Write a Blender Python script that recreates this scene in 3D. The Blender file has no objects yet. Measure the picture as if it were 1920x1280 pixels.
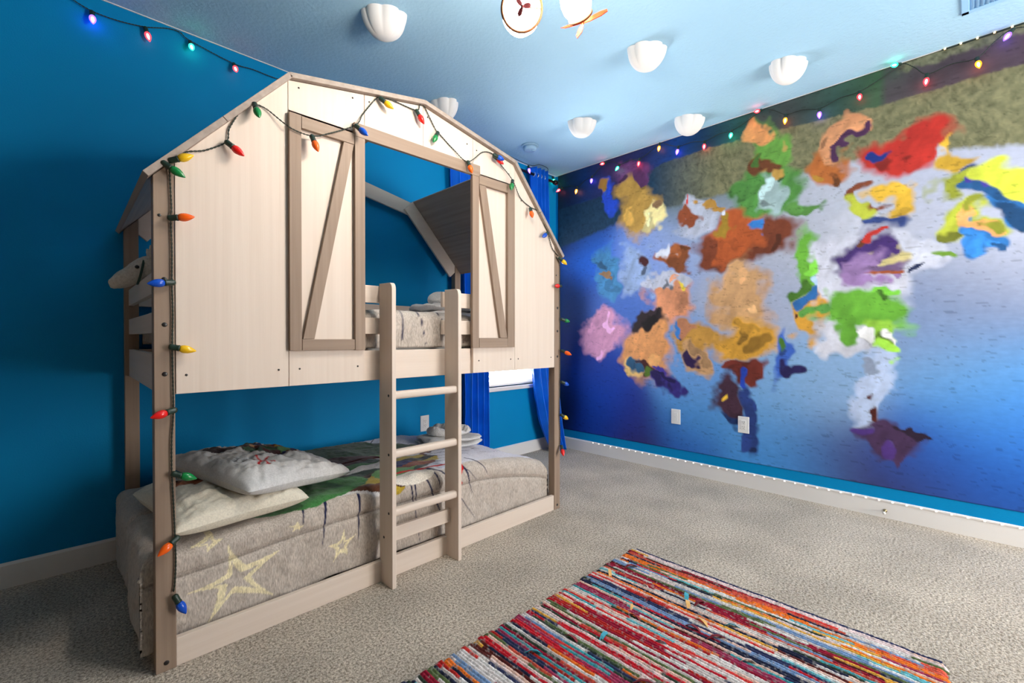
import bpy, bmesh, math, random
import numpy as np
from mathutils import Vector, Matrix, Quaternion
random.seed(7)
RNG = np.random.RandomState(11)
PI = math.pi
SC = bpy.context.scene
COL = SC.collection

# ------------------------------------------------------------------ helpers
def lin(c):
    c = np.asarray(c, float) / 255.0
    return np.where(c <= 0.04045, c / 12.92, ((c + 0.055) / 1.055) ** 2.4)

def empty(name, loc, label, cat, group=None):
    o = bpy.data.objects.new(name, None)
    o.empty_display_size = 0.05
    COL.objects.link(o)
    o.location = loc
    return tag(o, label, cat, group)

def tag(o, label=None, cat=None, group=None, kind=None):
    if label: o['label'] = label
    if cat: o['category'] = cat
    if group: o['group'] = group
    if kind: o['kind'] = kind
    return o

def attach(o, parent):
    """parent o to an Empty or to a part, keeping world coordinates"""
    o.parent = parent
    o.matrix_parent_inverse = Matrix.Translation(-Vector(parent.location)) if parent.parent is None else Matrix()
    return o

class MB:
    """collects shapes into one mesh"""
    def __init__(s):
        s.v = []; s.f = []; s.m = []; s.sm = []
    def add(s, verts, faces, mat=0, smooth=False):
        b = len(s.v)
        s.v.extend([tuple(p) for p in verts])
        for f in faces:
            s.f.append(tuple(b + i for i in f)); s.m.append(mat); s.sm.append(smooth)
        return s
    def box(s, x0, x1, y0, y1, z0, z1, bev=0.002, mat=0, rot=None, piv=None):
        bm = bmesh.new()
        r = bmesh.ops.create_cube(bm, size=1.0)
        for v in bm.verts:
            v.co = Vector(((x0 + x1) / 2 + v.co.x * (x1 - x0), (y0 + y1) / 2 + v.co.y * (y1 - y0), (z0 + z1) / 2 + v.co.z * (z1 - z0)))
        if bev > 0:
            bmesh.ops.bevel(bm, geom=list(bm.edges), offset=bev, segments=2, affect='EDGES', profile=0.5)
        if rot is not None:
            bmesh.ops.rotate(bm, cent=piv, matrix=rot, verts=bm.verts)
        bm.verts.index_update()
        s.add([v.co[:] for v in bm.verts], [[v.index for v in f.verts] for f in bm.faces], mat)
        bm.free()
        return s
    def prism(s, poly, axis, a, b, mat=0, bev=0.0):
        """poly: 2-D outline; extruded along axis from a to b. axis 'y': poly is (x,z); 'x': (y,z); 'z': (x,y)"""
        bm = bmesh.new()
        def P(p, t):
            return {'y': (p[0], t, p[1]), 'x': (t, p[0], p[1]), 'z': (p[0], p[1], t)}[axis]
        n = len(poly)
        va = [bm.verts.new(P(p, a)) for p in poly]; vb = [bm.verts.new(P(p, b)) for p in poly]
        bm.faces.new(va); bm.faces.new(list(reversed(vb)))
        for i in range(n):
            bm.faces.new((va[i], vb[i], vb[(i + 1) % n], va[(i + 1) % n]))
        bmesh.ops.recalc_face_normals(bm, faces=bm.faces)
        if bev > 0:
            bmesh.ops.bevel(bm, geom=list(bm.edges), offset=bev, segments=2, affect='EDGES', profile=0.5)
        bm.verts.index_update()
        s.add([v.co[:] for v in bm.verts], [[v.index for v in f.verts] for f in bm.faces], mat)
        bm.free()
        return s
    def lathe(s, prof, origin, axis, seg=16, mat=0, mats=None, ell=(1, 1), up=None):
        """prof: list of (t along axis, radius)"""
        d = Vector(axis).normalized()
        u = d.orthogonal().normalized() if up is None else (Vector(up) - d * Vector(up).dot(d)).normalized()
        w = d.cross(u)
        o = Vector(origin); vs = []; fs = []
        for t, r in prof:
            for k in range(seg):
                a = 2 * PI * k / seg
                vs.append(o + d * t + u * (r * ell[0] * math.cos(a)) + w * (r * ell[1] * math.sin(a)))
        for i in range(len(prof) - 1):
            for k in range(seg):
                k2 = (k + 1) % seg
                fs.append((i * seg + k, i * seg + k2, (i + 1) * seg + k2, (i + 1) * seg + k))
        n = len(prof)
        fs.append(tuple(reversed(range(seg)))); fs.append(tuple((n - 1) * seg + k for k in range(seg)))
        return s.add(vs, fs, mat, True)
    def tube(s, pts, r, sides=6, mat=0):
        pts = [Vector(p) for p in pts]
        n = len(pts); vs = []; fs = []
        up = None
        for i, p in enumerate(pts):
            d = (pts[min(i + 1, n - 1)] - pts[max(i - 1, 0)])
            if d.length < 1e-9: d = Vector((0, 0, 1))
            d.normalize()
            if up is None: up = d.orthogonal().normalized()
            up = (up - d * up.dot(d))
            up = up.normalized() if up.length > 1e-6 else d.orthogonal().normalized()
            w = d.cross(up)
            for k in range(sides):
                a = 2 * PI * k / sides
                vs.append(p + up * (r * math.cos(a)) + w * (r * math.sin(a)))
        for i in range(n - 1):
            for k in range(sides):
                k2 = (k + 1) % sides
                fs.append((i * sides + k, i * sides + k2, (i + 1) * sides + k2, (i + 1) * sides + k))
        fs.append(tuple(reversed(range(sides)))); fs.append(tuple((n - 1) * sides + k for k in range(sides)))
        return s.add(vs, fs, mat, True)
    def build(s, name, mats, parent=None):
        me = bpy.data.meshes.new(name)
        me.from_pydata(s.v, [], s.f)
        if not isinstance(mats, (list, tuple)): mats = [mats]
        for m in mats: me.materials.append(m)
        me.polygons.foreach_set('material_index', s.m)
        me.polygons.foreach_set('use_smooth', s.sm)
        me.update()
        o = bpy.data.objects.new(name, me)
        COL.objects.link(o)
        if parent is not None: attach(o, parent)
        return o

def resample(pts, step):
    """smooth (Catmull-Rom) resampling of a polyline"""
    P = [np.array(p, float) for p in pts]
    P = [2 * P[0] - P[1]] + P + [2 * P[-1] - P[-2]]
    out = []
    for i in range(1, len(P) - 2):
        p0, p1, p2, p3 = P[i - 1], P[i], P[i + 1], P[i + 2]
        n = max(1, int(np.linalg.norm(p2 - p1) / step))
        for k in range(n):
            t = k / n
            out.append(0.5 * ((2 * p1) + (-p0 + p2) * t + (2 * p0 - 5 * p1 + 4 * p2 - p3) * t * t + (-p0 + 3 * p1 - 3 * p2 + p3) * t ** 3))
    out.append(P[-2])
    return out

def vnoise(x, y, seed=0):
    """smooth value noise on numpy arrays, 0..1"""
    rs = np.random.RandomState(seed)
    T = rs.rand(256, 256)
    xi = np.floor(x).astype(int); yi = np.floor(y).astype(int)
    fx = x - xi; fy = y - yi
    fx = fx * fx * (3 - 2 * fx); fy = fy * fy * (3 - 2 * fy)
    g = lambda a, b: T[a % 256, b % 256]
    return (g(xi, yi) * (1 - fx) + g(xi + 1, yi) * fx) * (1 - fy) + (g(xi, yi + 1) * (1 - fx) + g(xi + 1, yi + 1) * fx) * fy

def fbm(x, y, seed=0, oct=4):
    r = 0; a = 0.5; t = 0
    for o in range(oct):
        r = r + a * vnoise(x * 2 ** o, y * 2 ** o, seed + o); t += a; a *= 0.5
    return r / t

def grid_obj(name, P, mat, colr=None, parent=None, closed_u=False):
    """P: (n,m,3) array of points -> one quad mesh with smooth shading; colr: (n,m,3) linear colours stored as the attribute 'paint'"""
    n, m = P.shape[:2]
    idx = np.arange(n * m).reshape(n, m)
    if closed_u:
        nx = np.roll(idx, -1, axis=0)
        q = np.stack([idx[:, :-1], nx[:, :-1], nx[:, 1:], idx[:, 1:]], -1).reshape(-1, 4)
    else:
        q = np.stack([idx[:-1, :-1], idx[1:, :-1], idx[1:, 1:], idx[:-1, 1:]], -1).reshape(-1, 4)
    me = bpy.data.meshes.new(name)
    me.vertices.add(n * m); me.vertices.foreach_set('co', P.reshape(-1).astype(np.float32))
    k = len(q)
    me.loops.add(4 * k); me.loops.foreach_set('vertex_index', q.reshape(-1).astype(np.int32))
    me.polygons.add(k); me.polygons.foreach_set('loop_start', np.arange(0, 4 * k, 4, dtype=np.int32))
    me.polygons.foreach_set('use_smooth', np.ones(k, bool))
    me.update(calc_edges=True)
    me.validate()
    if colr is not None:
        at = me.color_attributes.new('paint', 'FLOAT_COLOR', 'POINT')
        c4 = np.ones((n * m, 4), np.float32); c4[:, :3] = colr.reshape(-1, 3)
        at.data.foreach_set('color', c4.reshape(-1))
    me.materials.append(mat)
    o = bpy.data.objects.new(name, me)
    COL.objects.link(o)
    if parent is not None: attach(o, parent)
    return o

def copy_tree(o, parent=None):
    c = o.copy(); COL.objects.link(c)
    if parent is not None: c.parent = parent
    for ch in list(o.children): copy_tree(ch, c)
    return c

# ------------------------------------------------------------------ materials
def new_mat(name):
    m = bpy.data.materials.new(name); m.use_nodes = True
    nt = m.node_tree
    b = nt.nodes['Principled BSDF']
    return m, nt, b

def N(nt, typ, **kw):
    n = nt.nodes.new(typ)
    for k, v in kw.items():
        if k in n.inputs: n.inputs[k].default_value = v
        else: setattr(n, k, v)
    return n

def plain(name, c, rough=0.5, spec=0.5, metal=0.0, coat=0.0):
    m, nt, b = new_mat(name)
    b.inputs['Base Color'].default_value = (*c, 1); b.inputs['Roughness'].default_value = rough
    b.inputs['Specular IOR Level'].default_value = spec; b.inputs['Metallic'].default_value = metal
    b.inputs['Coat Weight'].default_value = coat
    return m

def noisy(name, c1, c2, scale=(40, 40, 40), detail=4, rough=0.6, spec=0.3, bump=0.0, bscale=None, lo=0.3, hi=0.7):
    """two-tone noise material in object space"""
    m, nt, b = new_mat(name)
    tc = N(nt, 'ShaderNodeTexCoord'); mp = N(nt, 'ShaderNodeMapping')
    mp.inputs['Scale'].default_value = scale
    no = N(nt, 'ShaderNodeTexNoise', Scale=1.0, Detail=detail)
    cr = N(nt, 'ShaderNodeValToRGB')
    cr.color_ramp.elements[0].position = lo; cr.color_ramp.elements[0].color = (*c1, 1)
    cr.color_ramp.elements[1].position = hi; cr.color_ramp.elements[1].color = (*c2, 1)
    L = nt.links.new
    L(tc.outputs['Object'], mp.inputs['Vector']); L(mp.outputs['Vector'], no.inputs['Vector'])
    L(no.outputs['Fac'], cr.inputs['Fac']); L(cr.outputs['Color'], b.inputs['Base Color'])
    b.inputs['Roughness'].default_value = rough; b.inputs['Specular IOR Level'].default_value = spec
    if bump > 0:
        bn = N(nt, 'ShaderNodeBump', Strength=bump, Distance=0.01)
        src = no
        if bscale:
            mp2 = N(nt, 'ShaderNodeMapping'); mp2.inputs['Scale'].default_value = bscale
            src = N(nt, 'ShaderNodeTexNoise', Scale=1.0, Detail=3.0)
            L(tc.outputs['Object'], mp2.inputs['Vector']); L(mp2.outputs['Vector'], src.inputs['Vector'])
        L(src.outputs['Fac'], bn.inputs['Height']); L(bn.outputs['Normal'], b.inputs['Normal'])
    return m

def painted(name, rough=0.7, spec=0.2, grain=(60, 60, 60), gmin=0.8, gmax=1.15, bump=0.0, sheen=0.0, detail=3.0):
    """colour comes from the mesh attribute 'paint' times a fine noise"""
    m, nt, b = new_mat(name)
    L = nt.links.new
    at = N(nt, 'ShaderNodeVertexColor'); at.layer_name = 'paint'
    tc = N(nt, 'ShaderNodeTexCoord'); mp = N(nt, 'ShaderNodeMapping'); mp.inputs['Scale'].default_value = grain
    no = N(nt, 'ShaderNodeTexNoise', Scale=1.0, Detail=detail)
    mr = N(nt, 'ShaderNodeMapRange'); mr.inputs['From Min'].default_value = 0.25; mr.inputs['From Max'].default_value = 0.75
    mr.inputs['To Min'].default_value = gmin; mr.inputs['To Max'].default_value = gmax
    vm = N(nt, 'ShaderNodeVectorMath', operation='SCALE')
    L(tc.outputs['Object'], mp.inputs['Vector']); L(mp.outputs['Vector'], no.inputs['Vector'])
    L(no.outputs['Fac'], mr.inputs['Value']); L(at.outputs['Color'], vm.inputs[0]); L(mr.outputs['Result'], vm.inputs['Scale'])
    L(vm.outputs['Vector'], b.inputs['Base Color'])
    b.inputs['Roughness'].default_value = rough; b.inputs['Specular IOR Level'].default_value = spec
    b.inputs['Sheen Weight'].default_value = sheen
    if bump > 0:
        bn = N(nt, 'ShaderNodeBump', Strength=bump, Distance=0.004)
        L(no.outputs['Fac'], bn.inputs['Height']); L(bn.outputs['Normal'], b.inputs['Normal'])
    return m

def emis(name, c, s):
    m, nt, b = new_mat(name)
    b.inputs['Base Color'].default_value = (*c, 1)
    b.inputs['Emission Color'].default_value = (*c, 1); b.inputs['Emission Strength'].default_value = s
    b.inputs['Roughness'].default_value = 0.4
    return m

def wood(name, c1, c2, grain, rough=0.55, knots=False):
    """grain: 'x','y' or 'z' = direction of the fibres"""
    s = {'x': (1.2, 48, 48), 'y': (48, 1.2, 48), 'z': (48, 48, 1.2)}[grain]
    return noisy(name, c1, c2, s, 5, rough, 0.3, 0.08, None, 0.28, 0.72)

WHITE1, WHITE2 = (0.655, 0.545, 0.455), (0.70, 0.595, 0.505)
TAUPE1, TAUPE2 = (0.235, 0.165, 0.118), (0.315, 0.23, 0.168)
M = {}
for g in 'xyz':
    M['white_' + g] = wood('whitewashed_wood_' + g, WHITE1, WHITE2, g)
    M['taupe_' + g] = wood('taupe_wood_' + g, TAUPE1, TAUPE2, g)
    M['roof_' + g] = wood('roof_wood_' + g, (0.29, 0.235, 0.20), (0.39, 0.32, 0.27), g)
M['bolt'] = plain('black_bolt', (0.012, 0.010, 0.010), 0.35, 0.5)
M['wall'] = noisy('blue_wall_paint', (0.0, 0.225, 0.50), (0.0, 0.237, 0.52), (3, 3, 3), 2, 0.6, 0.12, 0.10, (160, 160, 160))
M['tan'] = noisy('tan_wall_paint', (0.26, 0.19, 0.13), (0.28, 0.205, 0.14), (3, 3, 3), 2, 0.7, 0.2)
M['ceil'] = noisy('sky_blue_ceiling_paint', (0.36, 0.60, 0.78), (0.38, 0.62, 0.80), (2, 2, 2), 2, 0.75, 0.2, 0.35, (55, 55, 55))
M['trimwhite'] = plain('white_trim_paint', (0.74, 0.72, 0.70), 0.35, 0.4)
M['plastic'] = plain('white_plastic', (0.78, 0.77, 0.75), 0.3, 0.5)
M['dark'] = plain('dark_slot', (0.02, 0.02, 0.02), 0.6)
M['ceilplastic'] = plain('blue_painted_plastic', (0.30, 0.50, 0.68), 0.5)
M['ventmetal'] = plain('blue_painted_vent', (0.29, 0.54, 0.80), 0.5)
M['cord'] = plain('dark_green_cord', (0.012, 0.022, 0.014), 0.5)
M['socket'] = plain('dark_green_socket', (0.010, 0.028, 0.018), 0.4)
M['rod'] = plain('black_metal_rod', (0.012, 0.012, 0.014), 0.35, 0.5, 0.5)
M['ring'] = plain('steel_ring', (0.7, 0.7, 0.68), 0.3, 0.5, 0.9)
M['curtain'] = noisy('royal_blue_satin', (0.001, 0.11, 0.60), (0.002, 0.16, 0.78), (6, 6, 6), 2, 0.42, 0.4)
M['cloud'] = plain('white_foam', (0.80, 0.79, 0.78), 0.85, 0.1)
M['towel'] = noisy('white_terry_towel', (0.68, 0.67, 0.66), (0.80, 0.79, 0.78), (140, 140, 140), 3, 0.95, 0.1, 0.5)
M['plush'] = noisy('white_plush', (0.58, 0.53, 0.47), (0.74, 0.69, 0.63), (110, 110, 110), 3, 0.95, 0.1, 0.6)
M['strap'] = plain('dark_green_strap', (0.02, 0.06, 0.045), 0.6)
M['matt'] = plain('mattress_ticking', (0.6, 0.58, 0.55), 0.8)
BULB = {'red': (0.72, 0.012, 0.010), 'green': (0.006, 0.20, 0.045), 'blue': (0.004, 0.075, 0.52), 'orange': (0.90, 0.12, 0.006), 'yellow': (0.85, 0.50, 0.01)}
for k, c in BULB.items():
    m = plain(k + '_bulb_plastic', c, 0.22, 0.5)
    m.node_tree.nodes['Principled BSDF'].inputs['Subsurface Weight'].default_value = 0.0
    M['b_' + k] = m
GLOW = {'red': (1.0, 0.035, 0.05), 'green': (0.03, 0.85, 0.42), 'purple': (0.22, 0.10, 1.0), 'orange': (1.0, 0.26, 0.015)}
for k, c in GLOW.items():
    # tinted translucent shell around a bright filament capsule
    m = bpy.data.materials.new('lit_%s_shell' % k); m.use_nodes = True
    nt = m.node_tree; nt.nodes.clear()
    out = N(nt, 'ShaderNodeOutputMaterial'); mx = N(nt, 'ShaderNodeMixShader'); mx.inputs['Fac'].default_value = 0.55
    tr = N(nt, 'ShaderNodeBsdfTransparent'); tr.inputs['Color'].default_value = tuple(0.35 + 0.65 * v for v in c) + (1,)
    em = N(nt, 'ShaderNodeEmission'); em.inputs['Color'].default_value = (*c, 1); em.inputs['Strength'].default_value = 4.5
    nt.links.new(tr.outputs[0], mx.inputs[1]); nt.links.new(em.outputs[0], mx.inputs[2]); nt.links.new(mx.outputs[0], out.inputs['Surface'])
    M['g_' + k] = m
    M['f_' + k] = emis('lit_%s_filament' % k, tuple(0.25 + 0.75 * v for v in c), 22.0)
M['led_warm'] = emis('warm_led', (1.0, 0.62, 0.25), 5.0)
M['led_white'] = emis('white_led', (1.0, 0.93, 0.86), 1.6)
M['strip'] = plain('clear_led_strip', (0.75, 0.72, 0.70), 0.3)
M['opal'] = emis('opal_lamp_glass', (1.0, 0.885, 0.77), 88.0)
M['gold'] = plain('pale_gold_wire', (0.10, 0.035, 0.010), 0.6, 0.2, 0.0)
M['propdark'] = plain('maroon_propeller', (0.05, 0.008, 0.010), 0.7, 0.1)
M['proporange'] = plain('orange_propeller', (0.50, 0.022, 0.003), 0.7, 0.1)

# ------------------------------------------------------------------ room shell (metres; camera stands at x = y = 0)
YW, XW, H = 2.969, 3.559, 2.74
XL, YB = -1.15, -1.75
WX0, WX1, WZ0, WZ1 = 2.50, 3.32, 0.655, 2.15          # window opening in the back wall

def struct(o): return tag(o, kind='structure')
# carpet
nx, ny = 2, 2
m, nt, b = new_mat('beige_carpet')
Lk = nt.links.new
tc = N(nt, 'ShaderNodeTexCoord')
n1 = N(nt, 'ShaderNodeTexNoise', Scale=105.0, Detail=5.0, Roughness=0.75)
n2 = N(nt, 'ShaderNodeTexNoise', Scale=3.2, Detail=3.0)
n3 = N(nt, 'ShaderNodeTexVoronoi', Scale=150.0)
cr = N(nt, 'ShaderNodeValToRGB')
cr.color_ramp.elements[0].position = 0.40; cr.color_ramp.elements[0].color = (0.22, 0.175, 0.125, 1)
cr.color_ramp.elements[1].position = 0.58; cr.color_ramp.elements[1].color = (0.70, 0.61, 0.50, 1)
mr = N(nt, 'ShaderNodeMapRange'); mr.inputs['From Min'].default_value = 0.35; mr.inputs['From Max'].default_value = 0.65
mr.inputs['To Min'].default_value = 0.86; mr.inputs['To Max'].default_value = 1.10
vm = N(nt, 'ShaderNodeVectorMath', operation='SCALE')
ad = N(nt, 'ShaderNodeMath', operation='MULTIPLY_ADD'); ad.inputs[1].default_value = 0.6
bp = N(nt, 'ShaderNodeBump', Strength=0.7, Distance=0.010)
for nn in (n1, n2, n3): Lk(tc.outputs['Object'], nn.inputs['Vector'])
Lk(n1.outputs['Fac'], cr.inputs['Fac']); Lk(n2.outputs['Fac'], mr.inputs['Value'])
Lk(cr.outputs['Color'], vm.inputs[0]); Lk(mr.outputs['Result'], vm.inputs['Scale']); Lk(vm.outputs['Vector'], b.inputs['Base Color'])
Lk(n3.outputs['Distance'], ad.inputs[0]); Lk(n1.outputs['Fac'], ad.inputs[2]); Lk(ad.outputs[0], bp.inputs['Height']); Lk(bp.outputs['Normal'], b.inputs['Normal'])
b.inputs['Roughness'].default_value = 1.0; b.inputs['Specular IOR Level'].default_value = 0.05
b.inputs['Sheen Weight'].default_value = 0.15
M['carpet'] = m

struct(MB().box(XL - .1, XW + .1, YB, YW + .1, -.12, 0, 0).build('floor', M['carpet']))
struct(MB().box(XL - .1, XW + .1, YB, YW + .1, H, H + .12, 0).build('ceiling', M['ceil']))
w = MB()
w.box(XL - .1, WX0, YW, YW + .12, 0, H, 0); w.box(WX1, XW + .1, YW, YW + .12, 0, H, 0)
w.box(WX0, WX1, YW, YW + .12, 0, WZ0, 0); w.box(WX0, WX1, YW, YW + .12, WZ1, H, 0)
struct(w.build('wall_back', M['wall']))
struct(MB().box(XW, XW + .12, YB, YW, 0, H, 0).build('wall_right', M['wall']))
struct(MB().box(XL - .12, XL, YB, YW, 0, H, 0).build('wall_left_added', M['tan']))  # unseen wall added to block fill from the left; tan avoids blue bounce

# unseen wall added behind the camera: blocks fill except through its right-hand opening
FX0, FX1, FZ0, FZ1 = 2.10, 3.45, .25, 2.45
w = MB()
w.box(XL - .12, FX0, YB - .12, YB, 0, H, 0); w.box(FX1, XW + .12, YB - .12, YB, 0, H, 0)
w.box(FX0, FX1, YB - .12, YB, 0, FZ0, 0); w.box(FX0, FX1, YB - .12, YB, FZ1, H, 0)
struct(w.build('wall_front_added', M['tan']))

def baseboard(name, pts_a, pts_b):
    (xa, ya), (xb, yb) = pts_a, pts_b
    mb = MB()
    if abs(yb - ya) < 1e-6:
        mb.prism([(ya, 0), (ya, .110), (ya - .006, .110), (ya - .0145, .100), (ya - .0145, 0)], 'x', xa, xb)
    else:
        mb.prism([(xa, 0), (xa, .110), (xa - .006, .110), (xa - .0145, .100), (xa - .0145, 0)], 'y', ya, yb)
    return struct(mb.build(name, M['trimwhite']))
wf = MB()
for x0, x1, z0, z1 in ((FX0, FX0 + .05, FZ0, FZ1), (FX1 - .05, FX1, FZ0, FZ1), (FX0, FX1, FZ0, FZ0 + .05), (FX0, FX1, FZ1 - .05, FZ1), (2.76, 2.80, FZ0, FZ1)):
    wf.box(x0, x1, YB - .09, YB - .04, z0, z1, .003)
struct(wf.build('window_added', M['trimwhite']))  # added window frame, out of view, around the fill opening
baseboard('baseboard_back', (XL, YW), (XW, YW))
baseboard('baseboard_right', (XW, YB), (XW, YW - .0145))

struct(MB().box(XW - .006, XW, YB, YW, H - .004, H, 0).build('trim_1', M['trimwhite']))
struct(MB().box(XL, XW, YW - .006, YW, H - .004, H, 0).build('trim_2', M['trimwhite']))
# window
wf = MB()
for x0, x1, z0, z1 in ((WX0, WX0 + .05, WZ0, WZ1), (WX1 - .05, WX1, WZ0, WZ1), (WX0, WX1, WZ0, WZ0 + .05), (WX0, WX1, WZ1 - .05, WZ1), (WX0, WX1, 1.38, 1.42)):
    wf.box(x0, x1, YW + .06, YW + .10, z0, z1, .003)
win = struct(wf.build('window_1', M['trimwhite']))
gl = bpy.data.materials.new('window_glass'); gl.use_nodes = True
gnt = gl.node_tree; gnt.nodes.clear()
go = N(gnt, 'ShaderNodeOutputMaterial'); gm = N(gnt, 'ShaderNodeMixShader'); gm.inputs['Fac'].default_value = .06
g1 = N(gnt, 'ShaderNodeBsdfTransparent'); g2 = N(gnt, 'ShaderNodeBsdfGlossy'); g2.inputs['Roughness'].default_value = .02
gnt.links.new(g1.outputs[0], gm.inputs[1]); gnt.links.new(g2.outputs[0], gm.inputs[2]); gnt.links.new(gm.outputs[0], go.inputs['Surface'])
attach(MB().box(WX0 + .05, WX1 - .05, YW + .078, YW + .082, WZ0 + .05, WZ1 - .05, 0).build('window_pane', gl), win)
attach(MB().box(WX0 - .02, WX1 + .02, YW - .025, YW + .06, WZ0 - .035, WZ0, .004).build('window_sill', M['trimwhite']), win)
# blind
bl = empty('window_blind', (2.91, YW + .03, WZ0), 'white horizontal slat blind lowered over the window behind the bunk bed', 'blind')
slm, snt, sb = new_mat('white_slat')
sb.inputs['Base Color'].default_value = (0.85, 0.85, 0.86, 1); sb.inputs['Roughness'].default_value = 0.4
tl = N(snt, 'ShaderNodeBsdfTranslucent'); tl.inputs['Color'].default_value = (0.9, 0.9, 0.92, 1)
mx = N(snt, 'ShaderNodeMixShader'); mx.inputs['Fac'].default_value = 0.5
snt.links.new(sb.outputs[0], mx.inputs[1]); snt.links.new(tl.outputs[0], mx.inputs[2])
snt.links.new(mx.outputs[0], snt.nodes['Material Output'].inputs['Surface'])
z = WZ0 + .075
k = 0
while z < WZ1 - .07:
    s = MB().box(WX0 + .015, WX1 - .015, YW + .005, YW + .055, z - .0015, z + .0015, 0, 0, Matrix.Rotation(math.radians(-38), 3, 'X'), Vector((0, YW + .03, z)))
    s.build('slat', slm, bl); z += .042
MB().box(WX0 + .015, WX1 - .015, YW + .012, YW + .048, WZ0 + .022, WZ0 + .045, .004).build('bottom_rail', slm, bl)
MB().box(WX0 + .01, WX1 - .01, YW + .005, YW + .055, WZ1 - .055, WZ1 - .002, .003).build('head_rail', M['trimwhite'], bl)

# ------------------------------------------------------------------ mural (abstract colour splashes over a moonlit road)
BLOBS= [(2.069, 2.515, 0.142, 0.15, (110, 60, 112)), (2.343, 2.38, 0.09, 0.137, (40, 80, 205)), (2.033, 2.237, 0.19, 0.223, (185, 145, 70)), (1.906, 2.12, 0.106, 0.082, (255, 238, 165)), (1.025, 2.431, 0.107, 0.175, (108, 165, 70)), (1.045, 2.132, 0.206, 0.183, (84, 145, 66)), (1.011, 2.113, 0.075, 0.159, (165, 190, 190)), (0.813, 1.96, 0.086, 0.051, (80, 130, 60)), (0.646, 2.215, 0.13, 0.118, (188, 108, 50)), (0.583, 2.369, 0.055, 0.075, (214, 150, 105)), (0.238, 2.189, 0.188, 0.126, (193, 50, 40)), (0.29, 1.928, 0.086, 0.089, (224, 178, 58)), (0.376, 1.775, 0.099, 0.078, (50, 70, 128)), (0.456, 1.932, 0.028, 0.099, (128, 66, 38)), (0.042, 2.087, 0.03, 0.078, (224, 178, 58)), (-0.011, 1.92, 0.069, 0.059, (182, 190, 62)), (-0.018, 1.861, 0.052, 0.046, (50, 120, 192)), (-0.153, 1.859, 0.067, 0.067, (182, 190, 62)), (-0.14, 1.783, 0.06, 0.062, (50, 120, 192)), (0.008, 1.71, 0.105, 0.065, (182, 190, 62)), (-0.007, 1.619, 0.072, 0.065, (50, 120, 192)), (1.18, 1.798, 0.336, 0.134, (118, 58, 34)), (1.256, 1.869, 0.163, 0.16, (188, 92, 44)), (1.205, 1.434, 0.173, 0.221, (206, 160, 112)), (1.185, 1.069, 0.205, 0.158, (214, 158, 58)), (1.502, 1.118, 0.155, 0.144, (196, 146, 66)), (1.523, 0.949, 0.092, 0.093, (206, 160, 112)), (1.185, 0.832, 0.102, 0.064, (96, 40, 32)), (1.154, 0.5, 0.072, 0.244, (40, 62, 124)), (1.345, 0.66, 0.123, 0.139, (72, 46, 62)), (0.519, 1.445, 0.251, 0.338, (210, 212, 226)), (0.485, 1.221, 0.204, 0.114, (108, 178, 60)), (0.434, 1.583, 0.117, 0.139, (70, 46, 112)), (0.423, 1.496, 0.081, 0.119, (150, 120, 170)), (0.781, 1.558, 0.067, 0.201, (108, 178, 60)), (0.235, 1.577, 0.078, 0.107, (206, 210, 226)), (0.755, 1.215, 0.072, 0.179, (214, 158, 58)), (0.539, 1.066, 0.174, 0.088, (212, 214, 226)), (0.38, 1.1, 0.05, 0.078, (150, 205, 70)), (0.409, 0.737, 0.086, 0.244, (186, 204, 236)), (0.337, 0.516, 0.13, 0.104, (72, 50, 84)), (0.922, 0.978, 0.058, 0.186, (60, 100, 190)), (1.747, 1.42, 0.188, 0.194, (224, 150, 108)), (1.771, 1.599, 0.155, 0.053, (200, 205, 220)), (1.934, 0.997, 0.202, 0.284, (228, 158, 98)), (1.965, 1.25, 0.157, 0.064, (44, 34, 36)), (1.788, 0.732, 0.093, 0.098, (58, 48, 128)), (2.4, 1.153, 0.237, 0.188, (204, 146, 178)), (2.331, 1.692, 0.102, 0.215, (70, 140, 190)), (2.047, 1.695, 0.141, 0.205, (150, 175, 215)), (1.706, 1.776, 0.107, 0.088, (170, 96, 52)), (1.539, 2.042, 0.133, 0.11, (186, 192, 208)), (1.939, 0.79, 0.079, 0.065, (70, 30, 30))]
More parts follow.
